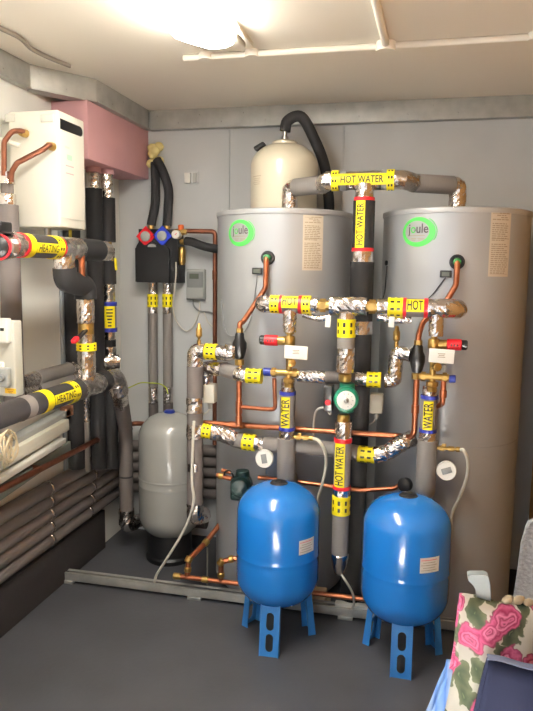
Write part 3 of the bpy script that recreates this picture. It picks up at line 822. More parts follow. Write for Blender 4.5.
tap_hose(437, 448, 460, [(464, 451, 2.47), (468, 463, 2.49), (466, 480, 2.52), (459, 498, 2.54), (452, 515, 2.57), (450, 540, 2.57)], 2.49, 'pale braided hose curving down beside the chipboard side tank')

# second copper with dark pump, between the vessels' tops
zk = Y(300, 484, 2.555).z
pk = lambda px, dz=0, D=2.555: Vector((Y(px, 484, D).x, D, zk+dz))
T = cop('copper pipe passing behind the blue vessel tops to a black valve', [Vector((Y(258, 480, 2.555).x, 2.555, zk+.012)), pk(300, .008), pk(360, -.004), pk(394, .015), pk(402, .038)], .0088, .03)
T.part('black_valve', MB().lathe([(.018, -.02), (.026, -.014), (.027, .010), (.018, .016)], pk(405, .040, 2.535), Vector((-.6, -1, .1)), 20), 'rubber')
c = Y(241, 485, 2.50)
T, ax = pump('circulation_pump', c, 'dark green pump half hidden by the blue vessel', R=.036, body='greenp', face=None)
T.part('pump_head', MB().box(c+Vector((-.004, -.02, -.012)), (.062, .05, .085), .012), 'greenp')
T.part('emblem', MB().lathe([(.013, 0), (.013, .002)], c+Vector((-.002, -.0465, .006)), (0, -1, 0), 20), 'greend')
T.part('cable', MB().tube(smooth_curve([c+Vector((-.03, 0, .03)), c+Vector((-.045, 0, .055)), c+Vector((-.07, .01, .045)), c+Vector((-.08, .03, .01))]), .004, 10), 'blackp')
cop('short paired copper stub feeding the dark green pump', [Y(217, 475, 2.53), Y(232, 479, 2.52)], .010, 0, fit=[(Y(221, 476, 2.528), (1, 0, -.1), .022, 'brass')])
cop('thin upper copper stub beside the dark green pump', [Y(222, 470, 2.535), Y(231, 473, 2.53)], .008, 0)

# low copper manifold near the floor
zf = .085
fx = lambda px, D: Y(px, 570, D).x
LD = 2.60
q0 = Z(178, 569, .10); 
lowz = Y(182, 570, LD).z
x0, x1 = Y(180, 570, LD).x, Y(395, 590, LD).x
T = cop('low copper pipe running just above the floor rail', [(x0, LD-.06, lowz), (x1, LD-.06, lowz)], .0105, 0, fit=[(Vector((x0+.01, LD-.06, lowz)), (1, 0, 0), .035, 'brass'), (Vector((x0+.135, LD-.06, lowz)), (1, 0, 0), .03, 'brass')])
xa = Y(187, 560, LD-.06).x
ja = Vector((xa, LD-.06, lowz)); jt = Vector((xa+.004, LD-.05, lowz+.075))
T = cop('elbowed copper branch rising from the low pipe near the grey vessel', [ja, jt, Vector((xa+.05, LD+.03, lowz+.12)), Vector((xa+.10, LD+.16, lowz+.19))], .0115, .012,
        fit=[(ja.lerp(jt, .45), jt-ja, .022, 'brass'), (jt, (.3, .5, .8), .028, 'brass'), (Vector((xa+.052, LD+.035, lowz+.122)), (.4, .7, .5), .026, 'brass')])
T.part('floor_bracket', MB().tube([(xa+.06, LD+.03, lowz+.10), (xa+.06, LD+.03, 0)], .004, 8), 'steel')
xb2 = Y(221, 565, LD-.06).x
jb = Vector((xb2, LD-.06, lowz)); jt = Vector((xb2, LD-.06, lowz+.085))
cop('elbowed copper branch from the low pipe into the tank foot', [jb, jt, Vector((xb2+.05, LD-.045, lowz+.10)), Vector((xb2+.13, LD-.03, lowz+.10))], .0115, .014,
    fit=[(jb.lerp(jt, .35), (0, 0, 1), .022, 'brass'), (jt, (.5, .1, .8), .028, 'brass'), (Vector((xb2+.04, LD-.048, lowz+.098)), (1, .2, .2), .022, 'brass')])

# small electrical boxes behind the pipes
for px, py, D, lb in ((210, 393, 2.56, 'small white actuator box behind the riser pipe'), (376.5, 403, 2.63, 'small pale actuator box behind the green pump')):
    c = Y(px, py, D)
    T = Thing('actuator_box', lb, 'actuator', c, 'small white actuator boxes')
    T.part('box_body', MB().box(c, (.052, .05, .078), .006), 'offwhite')
    T.part('cable_gland', MB().lathe([(.008, -.065), (.010, -.05), (.010, -.038)], c, (0, 0, 1), 14), 'lgrey')
    T.part('cable', MB().tube(smooth_curve([c+Vector((0, 0, -.06)), c+Vector((-.012, -.0, -.08)), c+Vector((-.045, -.0, -.098))]), .003, 8), 'cable')
# white wire by the pump and a long white cable
solo('white_wire', MB().tube(smooth_curve([Y(331, 412, 2.44), Y(330, 405+9, 2.44), Y(325, 408, 2.46), Y(317, 410, 2.50), Y(314, 420, 2.54), Y(313.5, 436, 2.56)]), .0045, 10), 'cable', 'white flex looping out of the green pump terminal box', 'cable')
fl = Z(155, 582, .008)
solo('white_cable', MB().tube(smooth_curve([Y(194, 421, 2.45), Y(193, 440, 2.45), Y(192, 480, 2.45), Y(193.5, 503, 2.45), Y(184, 530, 2.47), Y(166, 560, 2.50), Y(157, 574, 2.52), Y(154.5, 582, 2.535), ]), .0055, 10), 'cable', 'long white cable hanging past the grey vessel to the floor rail', 'cable')

# floor rail (steel strut) with feet
RY = 2.552
rx0 = Z(60, 582.6, 0).x; rx1 = WR-.01
T = Thing('floor_rail', 'galvanised steel rail on the floor behind the blue vessel legs', 'rail', ((rx0+rx1)/2, RY, 0))
mb = MB(); Lr = rx1-rx0
mb.box(((rx0+rx1)/2, RY+.003, .030), (Lr, .005, .034), .001); mb.box(((rx0+rx1)/2, RY+.041, .030), (Lr, .005, .034), .001)
mb.box(((rx0+rx1)/2, RY+.022, .015), (Lr, .038, .004)); mb.box(((rx0+rx1)/2, RY+.034, .047), (Lr, .018, .004), .001); mb.box(((rx0+rx1)/2, RY+.006, .047), (Lr, .012, .004), .001)
T.part('channel', mb, 'galv')
for px, py in ((66, 584), (194, 600), (344, 624)):
    c = Z(px, py, 0); T.part('foot', MB().box((c.x, RY+.02, .007), (.06, .052, .014), .002), 'galv')
c = Y(316, 597, 2.60)
solo('wood_block', MB().box((c.x-.01, 2.625, .055), (.10, .05, .05), .004), 'pinewood', 'pale wooden block lying behind the floor rail', 'block')
solo('wood_block', MB().box((c.x-.01, 2.635, .016), (.13, .06, .03), .004), 'pinewood', 'pale wooden batten on the floor under the block', 'block')
a = Y(340, 604, 2.57); b = Y(374, 611, 2.57)
solo('trunking_lid', MB().box(((a.x+b.x)/2, 2.572, .056), (b.x-a.x+.04, .03, .014), .003), 'white', 'white strip of trunking resting on the floor rail', 'trunking')

# ================================================================== BACK WALL
BY = WB
# pump station
c0 = Y(136, 229, BY-.10); c1 = Y(180, 283, BY-.10)
w = c1.x-c0.x; h = c0.z-c1.z; cx, czz = (c0.x+c1.x)/2, (c0.z+c1.z)/2
T = Thing('pump_station', 'black insulated pump station with red and blue dials on the back wall', 'pump station', (cx, BY, czz))
T.part('case', MB().prism([[(-w*.44, h/2), (w*.40, h/2), (w*.46, h*.1), (w*.46, -h/2), (-w*.5, -h/2), (-w*.5, h*.18), (-w*.44, h*.26)]], (cx, BY-.10, czz), (1, 0, 0), (0, 0, 1), -.10), 'blackp')
T.part('cover', MB().prism([[(-w*.49, h*.14), (-w*.40, h*.20), (-w*.24, h*.20), (-w*.14, h*.26), (-w*.02, h*.20), (w*.20, h*.20), (w*.28, h*.12), (w*.28, -h*.49), (-w*.49, -h*.49)]], (cx, BY-.118, czz), (1, 0, 0), (0, 0, 1), -.02), 'blackp')
for k, (px, py, m) in enumerate(((146.5, 236.5, 'red'), (163, 236, 'dialblue'))):
    c = Y(px, py, BY-.102); d = T.part('dial', MB().prism([[(.050*math.cos(PI/2*q), .050*math.sin(PI/2*q)) for q in range(4)]], c, (1, 0, 0), (0, 0, 1), .012), m, label=('red' if k == 0 else 'blue')+' diamond dial')
    T.part('dial_face', MB().lathe([(.025, 0), (.025, .017), (.021, .02)], c, (0, -1, 0), 28), 'lgrey', parent=d)
c = Y(152, 247, BY-.12); T.part('flow_window', MB().prism([[(.022*math.cos(PI*q/12), .015*math.sin(PI*q/12)) for q in range(13)]], c, (1, 0, 0), (0, 0, 1), .004), 'lgrey')
c = Y(176, 234.5, BY-.12); g = T.part('pressure_gauge', MB().lathe([(.021, -.03), (.021, .008), (.018, .011)], c, (0, -1, 0), 28), 'white')
T.part('needle', MB().box(c+Vector((.003, -.0115, .002)), (.012, .001, .003), 0, Matrix.Rotation(-.7, 3, 'Y')), 'red', parent=g)
c = Y(181, 228, BY-.09); T.part('safety_cap', MB().lathe([(.013, -.01), (.015, 0), (.015, .012), (.011, .016)], c, (0, 0, 1), 12), 'orange')
c = Y(183, 232, BY-.09); mb = MB().lathe([(.012, -.05), (.016, -.04), (.016, 0), (.012, .02)], c, (1, 0, 0), 12)
c = Y(184, 242, BY-.09); mb.lathe([(.010, -.02), (.015, -.01), (.015, .03), (.010, .04)], c, (1, 0, 0), 8)
c = Y(182, 256, BY-.08); mb.lathe([(.012, -.045), (.018, -.03), (.018, .03), (.010, .045)], c, (0, 0, 1), 16)
T.part('brass_valve', mb, 'brass')
# copper from the station round to the riser beside the tank
vxr = Y(216, 300, BY-.05).x
pA = Y(186, 231, BY-.08); 
T = Thing('copper_pipe', 'old copper pipe from the pump station down beside the tank', 'pipe', pA)
T.part('copper_tube', MB().tube([pA, Vector((vxr, BY-.07, pA.z-.002)), Vector((vxr, BY-.06, Y(216, 347, BY-.05).z-.5))], .0115, 16, .02), 'copperd')
T.part('copper_socket', MB().tube([Vector((vxr, BY-.065, pA.z-.19)), Vector((vxr, BY-.065, pA.z-.235))], .0145, 14), 'copperd')
pts = smooth_curve([Y(186, 241, BY-.09), Y(192, 242, BY-.10), Y(203, 246, BY-.10), Y(217, 249, BY-.09), Y(226, 250, BY-.08)])
solo('insulated_hose', MB().tube(pts, .021, 16), 'black', 'short black foam hose between pump station and silver tank', 'hose')
# solar pipes from the foam plug down to the station
fp = Y(156, 156, BY-.035)
mb = MB()
for k in range(9):
    q = fp+Vector((random.uniform(-.03, .022), random.uniform(-.015, .02), random.uniform(-.05, .05)))
    mb.lathe([(.004, -.022), (.018, -.016), (.026, 0), (.018, .016), (.004, .022)], q, (random.uniform(-1, 1), random.uniform(-1, 1), 1), 12)
solo('foam_plug', mb, 'foamy', 'pale yellow foam filling around the pipe hole beside the pink boxing', 'foam', loc=fp, ang=80)
for k, (P_, lb) in enumerate((([(155, 163, .05), (155.5, 185, .07), (155, 205, .075), (151.5, 223, .08), (151, 229, .08)], 'black foam pipe curving down to the red dial'),
                            ([(157, 160, .07), (163, 172, .085), (168.5, 190, .085), (168, 210, .08), (167, 224, .08), (167, 229, .08)], 'black foam pipe curving down to the blue dial'))):
    pts = smooth_curve([Y(x, y, BY-d) for x, y, d in P_])
    T = Thing('insulated_pipe', lb, 'pipe', pts[-1], 'black foam pipes above the pump station')
    T.part('insulation_sleeve', MB().tube(pts[:-6], .0225, 18), 'black'); T.part('compression_nut', MB().lathe([(.012, 0), (.016, .004), (.016, .022), (.012, .024)], pts[-1]-Vector((0, 0, .002)), (0, 0, 1), 8), 'brass')
    T.part('copper_tube', MB().tube(pts[-8:], .011, 12), 'copperd')
# the two pipes below
for px, lb in ((152.5, 'lagged pipe dropping from the pump station, nearer the corner'), (167.5, 'lagged pipe dropping from the pump station, nearer the tank')):
    a = Y(px, 283, BY-.055); vz = lambda py: Vector((a.x, BY-.055, Y(px, py, BY-.055).z))
    T = Thing('solar_pipe', lb, 'pipe', vz(410), 'lagged pipes below the pump station')
    seg(T, 'foil', [vz(281), vz(296)], .0235); seg(T, 'tape', [vz(307), vz(294)], .0255)
    seg(T, 'foil', [vz(306), vz(314)], .024); seg(T, 'grey', [vz(313), vz(388)], .0245); seg(T, 'foil', [vz(386), vz(404)], .024); seg(T, 'greyd', [vz(402), vz(425)], .025)
# controller
c0 = Y(186, 269, BY-.03); c1 = Y(204.5, 300, BY-.03); c = (c0+c1)/2; w = c1.x-c0.x; h = c0.z-c1.z
T = Thing('heating_controller', 'grey wall controller with small screen beside the pump station', 'controller', (c.x, BY, c.z))
T.part('case', MB().box((c.x, BY-.015, c.z), (w, .03, h), .006), 'lgrey')
T.part('keypad', MB().box((c.x, BY-.0335, c.z+h*.16), (w*.86, .007, h*.52), .004), 'mgrey')
T.part('screen', MB().box((c.x-.004, BY-.0375, c.z+h*.27), (w*.5, .002, h*.17), .0005), 'lcd')
T.part('flap', MB().box((c.x, BY-.0325, c.z-h*.28), (w*.9, .006, h*.36), .002), 'lgrey')
ws = [([(193, 300, .02), (194, 306, .012), (200, 311, .01), (209, 312, .01), (216, 315, .03)], .0045, 'mgrey', 'grey cable leaving the controller towards the copper riser'),
      ([(176, 262, .128), (176, 275, .128), (174.5, 290, .10), (173, 308, .06), (177, 322, .03), (186, 331, .012), (194, 325, .01), (199, 312, .01), (200, 301, .012)], .0035, 'cable', 'pale cable looping from the pump station down to the controller'),
      ([(204, 312, .01), (208, 322, .01), (214, 328, .012), (216, 334, .03)], .003, 'cable', 'short pale cable curling beside the copper riser')]
for P_, r, m, lb in ws:
    solo('cable', MB().tube(smooth_curve([Y(x, y, BY-d) for x, y, d in P_]), r, 8), m, lb, 'cable')
solo('cable', MB().tube(smooth_curve([Y(118, 390, BY-.01), Y(128, 388, BY-.05), Y(140, 383, BY-.075), Y(150, 383, BY-.083), Y(160, 384, BY-.085), Y(166, 388, BY-.085), Y(168, 394, BY-.085)]), .003, 8), mat('earth_wire', (170, 180, 40), .5), 'yellow earth wire strapped across the two lagged pipes', 'cable')
# switch
c = Y(190.5, 178, BY-.01)
T = Thing('wall_switch', 'white double switch plate high on the back wall', 'switch', (c.x, BY, c.z))
T.part('plate', MB().box((c.x+.008, BY-.004, c.z+.003), (.066, .008, .062), .002), 'wall')
T.part('rocker', MB().box((c.x-.014, BY-.013, c.z), (.032, .018, .05), .003), 'white'); T.part('rocker', MB().box((c.x+.022, BY-.009, c.z), (.018, .011, .048), .002), 'lgrey')

# ================================================================== LEFT WALL
LXN = Vector((.75, -.66, .1))
# boiler
bx0, bx1, by0, by1, bz0, bz1 = -1.478, -1.28, 2.21, 2.40, 1.545, 1.955
T = Thing('water_heater', 'white boxy water heater mounted high on the wall', 'water heater', ((bx0+bx1)/2, (by0+by1)/2, bz0))
T.part('casing', MB().box(((bx0+bx1)/2, (by0+by1)/2, (bz0+bz1)/2), (bx1-bx0, by1-by0, bz1-bz0), .006), 'boiler')
T.part('wall_bracket', MB().box(((WL+bx0)/2, (by0+by1)/2, 1.75), (bx0-WL, .12, .34), .004), 'panel')
vt = []
for k in range(7): t = -PI/2+PI*k/6; vt.append((.062+.018*math.cos(t), .018*math.sin(t)))
vt = [(-.08, -.018)]+vt+[(-.08, .018)]
T.part('flue_slot', MB().prism([vt], (bx1+.0015, (by0+by1)/2+.0, bz1-.045), (0, 1, 0), (0, 0, 1), -.004), 'blackp')
T.part('seam', MB().box((bx1+.001, (by0+by1)/2, bz0+.035), (.002, by1-by0-.02, .003)), 'panel')
for k, (yy, zz, L, nm_, m_) in enumerate(((-.035, .29, .03, 'sticker', 'panel'), (-.02, .256, .035, 'sticker', mat('pale_green_print', (170, 206, 180), .6)), (-.02, .225, .055, 'printed_line', mat('pale_pink_print', (206, 160, 160), .6)), (-.02, .198, .055, 'printed_line', mat('pale_pink_print', (206, 160, 160), .6)))):
    T.part(nm_, MB().box((bx1+.0006, (by0+by1)/2+yy, bz0+zz), (.001, L, (.007, .02, .004, .004)[k])), m_)
for (px, py, s_) in ((47, 118, .05), (10, 118, .04)):
    c = Y(px, py, by0-.001); T.part('fixing_plate', MB().box(c, (s_, .004, .028), .002), 'panel')
T.part('drain_stub', MB().tube([(bx0+.11, by0+.06, bz0+.01), (bx0+.11, by0+.06, bz0-.05)], .014, 14), 'steel')
T.part('gas_pipe', MB().tube([(bx1-.04, by1-.05, bz0+.01), (bx1-.04, by1-.05, bz0-.10)], .006, 10), mat('yellow_gas_pipe', (196, 178, 40), .5))
# copper feeding the heater
E1 = Y(27, 134, by0+.002); E2 = Y(54, 147, by0+.002)
for E, pts, lb in ((E1, [E1, E1+Vector((-.0, -.035, .004)), Y(12, 131, 2.14), Y(4, 142, 2.13), Y(4, 176, 2.13)], 'upper bent copper pipe feeding the white water heater'),
                   (E2, [E2, E2+Vector((-.0, -.035, .002)), Y(44, 149, 2.16), Y(17, 163, 2.13), Y(11.5, 172, 2.13), Y(11, 182, 2.13)], 'lower sloping copper pipe feeding the white water heater')):
    T = Thing('copper_pipe', lb, 'pipe', E, 'copper feeds of the water heater')
    T.part('copper_tube', MB().tube(pts, .0095, 14, .03), 'copperd')
    T.part('brass_union', MB().lathe([(.010, 0), (.015, .004), (.015, .02), (.012, .032)], E, (-.2, -1, 0), 10), 'brass')
solo('plastic_conduit', MB().tube([Y(-14, 136, 2.15), Y(0, 139, 2.15), Y(20, 146, 2.17)], .009, 12), 'boiler', 'short white conduit crossing the copper feeds of the water heater', 'conduit')
# big grey vertical pipe with foil fittings
gx = Y(9, 240, 2.15); GXr = .037
gp = lambda py: Vector((gx.x, 2.15, Y(9, py, 2.15).z))
T = Thing('riser_pipe', 'thick grey lagged riser below the copper feeds of the water heater', 'pipe', gp(300))
seg(T, 'foil', [gp(172), gp(184)], .026); seg(T, 'greyd', [gp(183), gp(196)], .022); seg(T, 'foil', [gp(194), gp(206)], .028)
seg(T, 'greyd', [gp(205), gp(420)], GXr)
T.part('valve_handle', MB().lathe([(.016, 0), (.018, .01), (.018, .03), (.012, .034)], gp(189)+Vector((-.035, -.02, 0)), (-.2, -1, 0), 16), 'white')
# heating flow pipe
HX = -1.25
zz = X(60, 248, HX).z
hq = lambda px: Vector((HX, X(px, 248, HX).y, zz))
T = Thing('heating_pipe', 'upper HEATING labelled pipe under the white water heater', 'pipe', hq(50), 'HEATING labelled pipes')
R4 = .038
seg(T, 'foil', [hq(10), hq(20)], R4*.98); seg(T, 'red', [hq(18.5), hq(21)], R4*1.05); seg(T, 'heat', [hq(20), hq(57)], R4)
seg(T, 'yellow', [hq(21), hq(27)], R4*1.04)
seg(T, 'label:HEATING', [hq(27), hq(50)], R4*1.02, n=Vector((1, 0, -.15)), half=.42, th=.024)
seg(T, 'tape', [hq(49.5), hq(55.5)], R4*1.03); seg(T, 'red', [hq(55), hq(57.5)], R4*1.05)
seg(T, 'foil', [hq(57), hq(79)], R4*1.04); seg(T, 'black', [hq(78), hq(98)], R4*1.12); seg(T, 'foil', [hq(97), hq(105)], R4*1.0)
# tee drop, black offset, foil column
ty = hq(64).y; tz = lambda py: X(64, py, HX).z
seg(T, 'foil', [Vector((HX, ty, zz)), Vector((HX, ty, tz(276)))], R4*.95)
T.part('copper_stub', MB().tube([(HX+.02, ty+.09, zz), (HX+.02, ty+.09, zz-.12)], .012, 12), 'copper')
cyy = X(86, 330, HX).y; cpz = lambda py: X(86, py, HX).z; cp = lambda py: Vector((HX, cyy, cpz(py)))
seg(T, 'black', [Vector((HX, ty, tz(268))), Vector((HX, ty+.005, tz(281))), Vector((HX, cyy, cpz(286))), cp(299)], .042, fil=.03)
seg(T, 'foil', [cp(297), cp(323)], .032)
T.part('isolation_valve', MB().lathe([(.022, -.03), (.030, -.022), (.030, .022), (.022, .03)], cp(329), (0, 0, 1), 12), 'brass')
lv = MB().box(cp(333)+Vector((.01, -.05, .0)), (.018, .08, .012), .004, Matrix.Rotation(.4, 3, 'X'))
lh = T.part('lever', lv, 'blackp'); T.part('lever_tip', MB().box(cp(337)+Vector((.008, -.098, -.002)), (.022, .035, .018), .006, Matrix.Rotation(.4, 3, 'X')), 'red', parent=lh)
seg(T, 'foil', [cp(334), cp(344)], .030); seg(T, 'tape', [cp(343), cp(350.5)], .037); seg(T, 'foil', [cp(350), cp(392)], .033)
# lower heating pipe
zz2 = X(40, 402.5, HX).z
hr = lambda px: Vector((HX, X(px, 398, HX).y if px > 60 else X(px, 402, HX).y, zz2))
T = Thing('heating_pipe', 'lower charcoal HEATING pipe running along the wall above the copper pipe', 'pipe', hr(50), 'HEATING labelled pipes')
seg(T, 'heat', [Vector((HX, 1.45, zz2)), hr(20)], .039); seg(T, 'grey', [hr(20), hr(28)], .0395); seg(T, 'heat', [hr(27), hr(39)], .039)
seg(T, 'yellow', [hr(38.5), hr(45)], .0405); seg(T, 'heat', [hr(44), hr(66)], .0395)
seg(T, 'label:HEATING', [hr(45), hr(67)], .0405, n=Vector((1, 0, .08)), half=.42, th=.024)
seg(T, 'tape', [hr(66.5), hr(71.5)], .0405); seg(T, 'heat', [hr(71), hr(80)], .040)
seg(T, 'foil', [hr(78), hr(100)], .040); seg(T, 'black', [hr(99), hr(105)], .043)
eb = hr(114)+Vector((.01, 0, 0)); 
seg(T, 'foil', [hr(104), eb, eb+Vector((.0, .03, -.07))], .040, fil=.05)
# bent return pipe down to the floor beside the vessel
b0 = eb+Vector((0, .03, -.065)); b1 = Y(125.5, 428, 2.94); b2 = Vector((b1.x, 2.94, Y(127, 513, 2.94).z)); b3 = Vector((b1.x, 2.94, Y(127, 524, 2.94).z))
T = Thing('return_pipe', 'bent grey lagged pipe dropping to the floor beside the grey vessel', 'pipe', b3)
seg(T, 'foil', [b0, b0.lerp(b1, .3)], .033)
seg(T, 'greyd', [b0.lerp(b1, .25), b1, b2], .034, fil=.14)
for t in (.0, .55): T.part('strap', MB().tube([b1.lerp(b2, t), b1.lerp(b2, t+.02)], .0352, 20), 'blackp')
b4 = Vector((b3.x+.06, 3.115, b3.z-.02))
seg(T, 'foil', [b2+Vector((0, 0, .02)), b3+Vector((0, 0, -.012)), b3.lerp(b4, .3)], .038, fil=.04)
seg(T, 'greyd', [b3.lerp(b4, .25), b4, b4+Vector((.30, 0, 0))], .034, fil=.06)
# black vertical pipes under the pink boxing
def vp(px, D): q = X(px, 300, D); return q
bxA = Vector((-1.45, X(95, 250, -1.45).y, 0)); bxB = Vector((-1.42, X(108, 250, -1.42).y, 0)); bxC = Vector((-1.485, X(73, 300, -1.485).y, 0))
def bz(v, py, px=95): return Vector((v.x, v.y, X(px, py, v.x).z))
T = Thing('insulated_pipe', 'black foam riser under the pink boxing beside the water heater', 'pipe', bz(bxA, 400))
seg(T, 'foil', [Vector((bxA.x, bxA.y, 1.845)), bz(bxA, 190)], .024); seg(T, 'black', [bz(bxA, 189), bz(bxA, 470)], .037)
T.part('pink_collar', MB().lathe([(.034, 1.825), (.03, 1.848)], (bxA.x, bxA.y, 0), segs=20), 'pink')
T = Thing('insulated_pipe', 'black foam riser with blue banded yellow label near the back wall', 'pipe', bz(bxB, 400, 108))
B = lambda py: bz(bxB, py, 107)
T.part('pink_collar', MB().lathe([(.034, 1.825), (.03, 1.848)], (bxB.x, bxB.y, 0), segs=20), 'pink')
seg(T, 'foil', [Vector((bxB.x, bxB.y, 1.84)), B(199)], .027); seg(T, 'black', [B(198), B(242)], .036)
seg(T, 'brass', [B(241), B(251)], .018); seg(T, 'foil', [B(248), B(262)], .03); seg(T, 'black', [B(261), B(284)], .036); seg(T, 'foil', [B(283), B(303)], .028)
seg(T, 'blue', [B(302), B(306)], .038); seg(T, 'grey', [B(304), B(330)], .034); nn = Vector((.5, -.85, 0)); lb = T.part('pipe_label', pipe_patch(B(329), B(306), .035, nn, .75, .0015), 'yellow')
mb = MB()
for t in (.12, .26, .40, .54, .68, .82):
    q = pipe_patch(B(329).lerp(B(306), t), B(329).lerp(B(306), t+.06), .035, nn, .32+.1*math.sin(t*40), .0026); mb.add(q.v, q.f)
T.part('print', mb, 'ink', parent=lb)
seg(T, 'blue', [B(328), B(332)], .038); seg(T, 'foil', [B(331), B(344)], .027); seg(T, 'black', [B(340), B(348)], .03); seg(T, 'foil', [B(347), B(385)], .03); seg(T, 'black', [B(384), B(470)], .034)
T.part('yellow_strap', MB().tube([B(258)+Vector((.04, -.01, 0)), B(270)+Vector((.045, -.01, 0))], .006, 8), 'yellow')
T = Thing('insulated_pipe', 'black foam riser close to the white wall board', 'pipe', bz(bxC, 400, 73))
C_ = lambda py: bz(bxC, py, 73)
seg(T, 'black', [C_(225), C_(470)], .037)
c = X(84.5, 400, -1.478); T = Thing('foil_riser', 'foil wrapped thin riser between two black foam pipes', 'pipe', (c.x, c.y, X(88, 470, -1.478).z))
seg(T, 'grey', [Vector((c.x, c.y, X(88, 345, -1.478).z)), Vector((c.x, c.y, X(88, 395, -1.478).z))], .02)
seg(T, 'foil', [Vector((c.x, c.y, X(88, 395, -1.478).z)), Vector((c.x, c.y, X(88, 420, -1.478).z))], .021)
seg(T, 'grey', [Vector((c.x, c.y, X(88, 420, -1.478).z)), Vector((c.x, c.y, X(88, 470, -1.478).z))], .02)
seg(T, 'foil', [B(362)+Vector((-.02, -.05, .0)), B(362)+Vector((.045, .0, .0))], .034)
# short grey horizontal pair near the wall
for py, lb in ((379, 'upper of two short grey pipes beside the control panel'), (390, 'lower of two short grey pipes beside the control panel')):
    D = -1.46; a = X(20, py+7, D); b = X(80, py-18 if py < 385 else py-16, D); z = X(44, py-3, D).z
    T = Thing('wall_pipe', lb, 'pipe', (D, a.y, z), 'short grey pipes beside the control panel')
    ya, yb2 = X(20, 380, D).y, X(82, 380, D).y
    L = lambda t: Vector((D, ya+(yb2-ya)*t, z))
    seg(T, 'foil', [L(0), L(.25)], .026); seg(T, 'grey', [L(.22), L(.78)], .029); seg(T, 'foil', [L(.76), L(1.)], .03)
# big five-pipe bank along wall, turning along the back wall
r5 = .0285; z_top = .474
for k in range(5):
    z = z_top-.0565*k; xx = -1.5005
    yb5 = WB-.03
    T = Thing('lagged_pipe', '%s grey lagged pipe of the bank along the wall' % ('topmost', 'second from top', 'middle', 'second from bottom', 'lowest')[k], 'pipe', (xx, 2.2, z), 'bank of grey lagged pipes')
    T.part('insulation_sleeve', MB().tube([(xx, WF+.2, z), (xx, yb5, z), (-.95, yb5, z)], r5 if k else .031, 20, .12), 'greyd')
    for px, py in ((53, 500), (116-1.5*k-24+6, 480)):
        c = X(px, py, xx+r5); 
        T.part('foil_clip', MB().tube([(xx, c.y, z), (xx, c.y+.012, z)], r5*1.09 if k else .0335, 20, jit=.05), 'foil', ang=180)
solo('pipe_gap_shade', MB().box((-1.514, 1.6, .10), (.030, 2.7, .20), .004), 'heat', 'dark filler box for the shaded gap under the bank of grey pipes', 'trunking')  # dark box added in place of the shade beneath the pipes
# long copper pipe
D = -1.44; z = X(60, 459, D).z
T = cop('long bare copper pipe running along the wall above the grey bank', [(D, .9, z), (D, X(118, 429, D).y, z), (D+.02, WB-.09, z), (-1.0, WB-.09, z)], .0125, .04, mat_='copperd')
for yy in (1.7, 2.3): T.part('pipe_clip', MB().box(((WL+D)/2, yy, z), (D-WL, .014, .02), .003), 'copperd')
# pale leaning battens / trunking
def beam(a, b, w, h, m, name, label, cat, group=None):
    a, b = Vector(a), Vector(b); u = (b-a).normalized(); s = Vector((0, 0, 1)).cross(u).normalized(); t = u.cross(s)
    R = Matrix((u, s, t)).transposed()
    return solo(name, MB().box((a+b)/2, ((b-a).length, w, h), .003, R), m, label, cat, group)
D = -1.50
def lw(px, py, D=-1.475): return X(px, py, D)
beam(lw(-30, 478), lw(64, 424), .05, .05, 'offwhite', 'batten', 'cream leaning batten with a coil of cable on its end', 'batten', 'pale battens leaning on the wall')
beam(lw(-30, 497, -1.455), lw(62, 440, -1.455), .04, .022, 'white', 'batten', 'thin white batten below the cream one', 'batten', 'pale battens leaning on the wall')
beam(lw(-30, 466, -1.50), lw(66, 411, -1.50), .05, .03, 'lgrey', 'batten', 'grey upper batten close to the wall', 'batten', 'pale battens leaning on the wall')
beam(lw(-30, 512, -1.49), lw(68, 446, -1.49), .03, .05, mat('green_grey_board', (128, 136, 128), .6), 'batten', 'green-grey lowest board under the battens', 'batten', 'pale battens leaning on the wall')
c = lw(67, 411, -1.49); solo('wood_block', MB().box(c, (.03, .07, .045), .003), 'wood', 'brown wooden block under the lower HEATING pipe', 'block')
# coil of cable hanging on the batten
mb = MB(); cc0 = X(4, 445, -1.425)
for k in range(6):
    ph = k*1.1; pts = [cc0+Vector((.018*math.sin(t+ph)+.004*k, (.030+.004*(k % 3))*math.cos(t)+.012*math.sin(ph), (.052+.005*math.cos(ph))*math.sin(t)-.004*k)) for t in [2*PI*i/30 for i in range(31)]]
    mb.tube(pts, .0036, 8)
solo('cable_coil', mb, mat('cream_cable', (206, 190, 158), .5), 'loose coil of cream cable hanging on the pale batten', 'cable', loc=cc0)
# control panel at the frame edge
D = -1.40
c0 = Y(-22, 320, 2.02); c1 = Y(16, 397, 2.02); cx = (c0.x+c1.x)/2; cz_ = (c0.z+c1.z)/2; w = c1.x-c0.x; h = c0.z-c1.z
T = Thing('control_panel', 'pale grey control panel with thermostat, switch and orange sticker', 'control panel', (cx, 2.02, cz_))
T.part('backplate', MB().box((cx, 2.045, cz_), (w, .05, h), .006), 'panel')
T.part('support_arm', MB().box(((WL+cx)/2-.05, 2.06, cz_), (cx-WL+.1, .03, .06), .003), 'panel')
c = Y(-1, 328, 2.01); th = T.part('thermostat', MB().box((c.x, 2.008, Y(0, 330, 2.02).z), (.085, .03, .085), .006), 'white')
T.part('window', MB().box(Y(2, 329.5, 1.9915), (.014, .002, .010), .0005), 'blackp', parent=th)
c = Y(2, 377, 2.01); sw = T.part('isolator', MB().box(c, (.062, .026, .068), .006), 'lgrey')
T.part('knob', MB().lathe([(.014, 0), (.014, .006), (.011, .01)], c+Vector((.008, -.013, 0)), (0, -1, 0), 20), 'mgrey', parent=sw)
T.part('conduit_box', MB().box(Y(-2, 366, 2.02), (.05, .02, .03), .004), 'white')
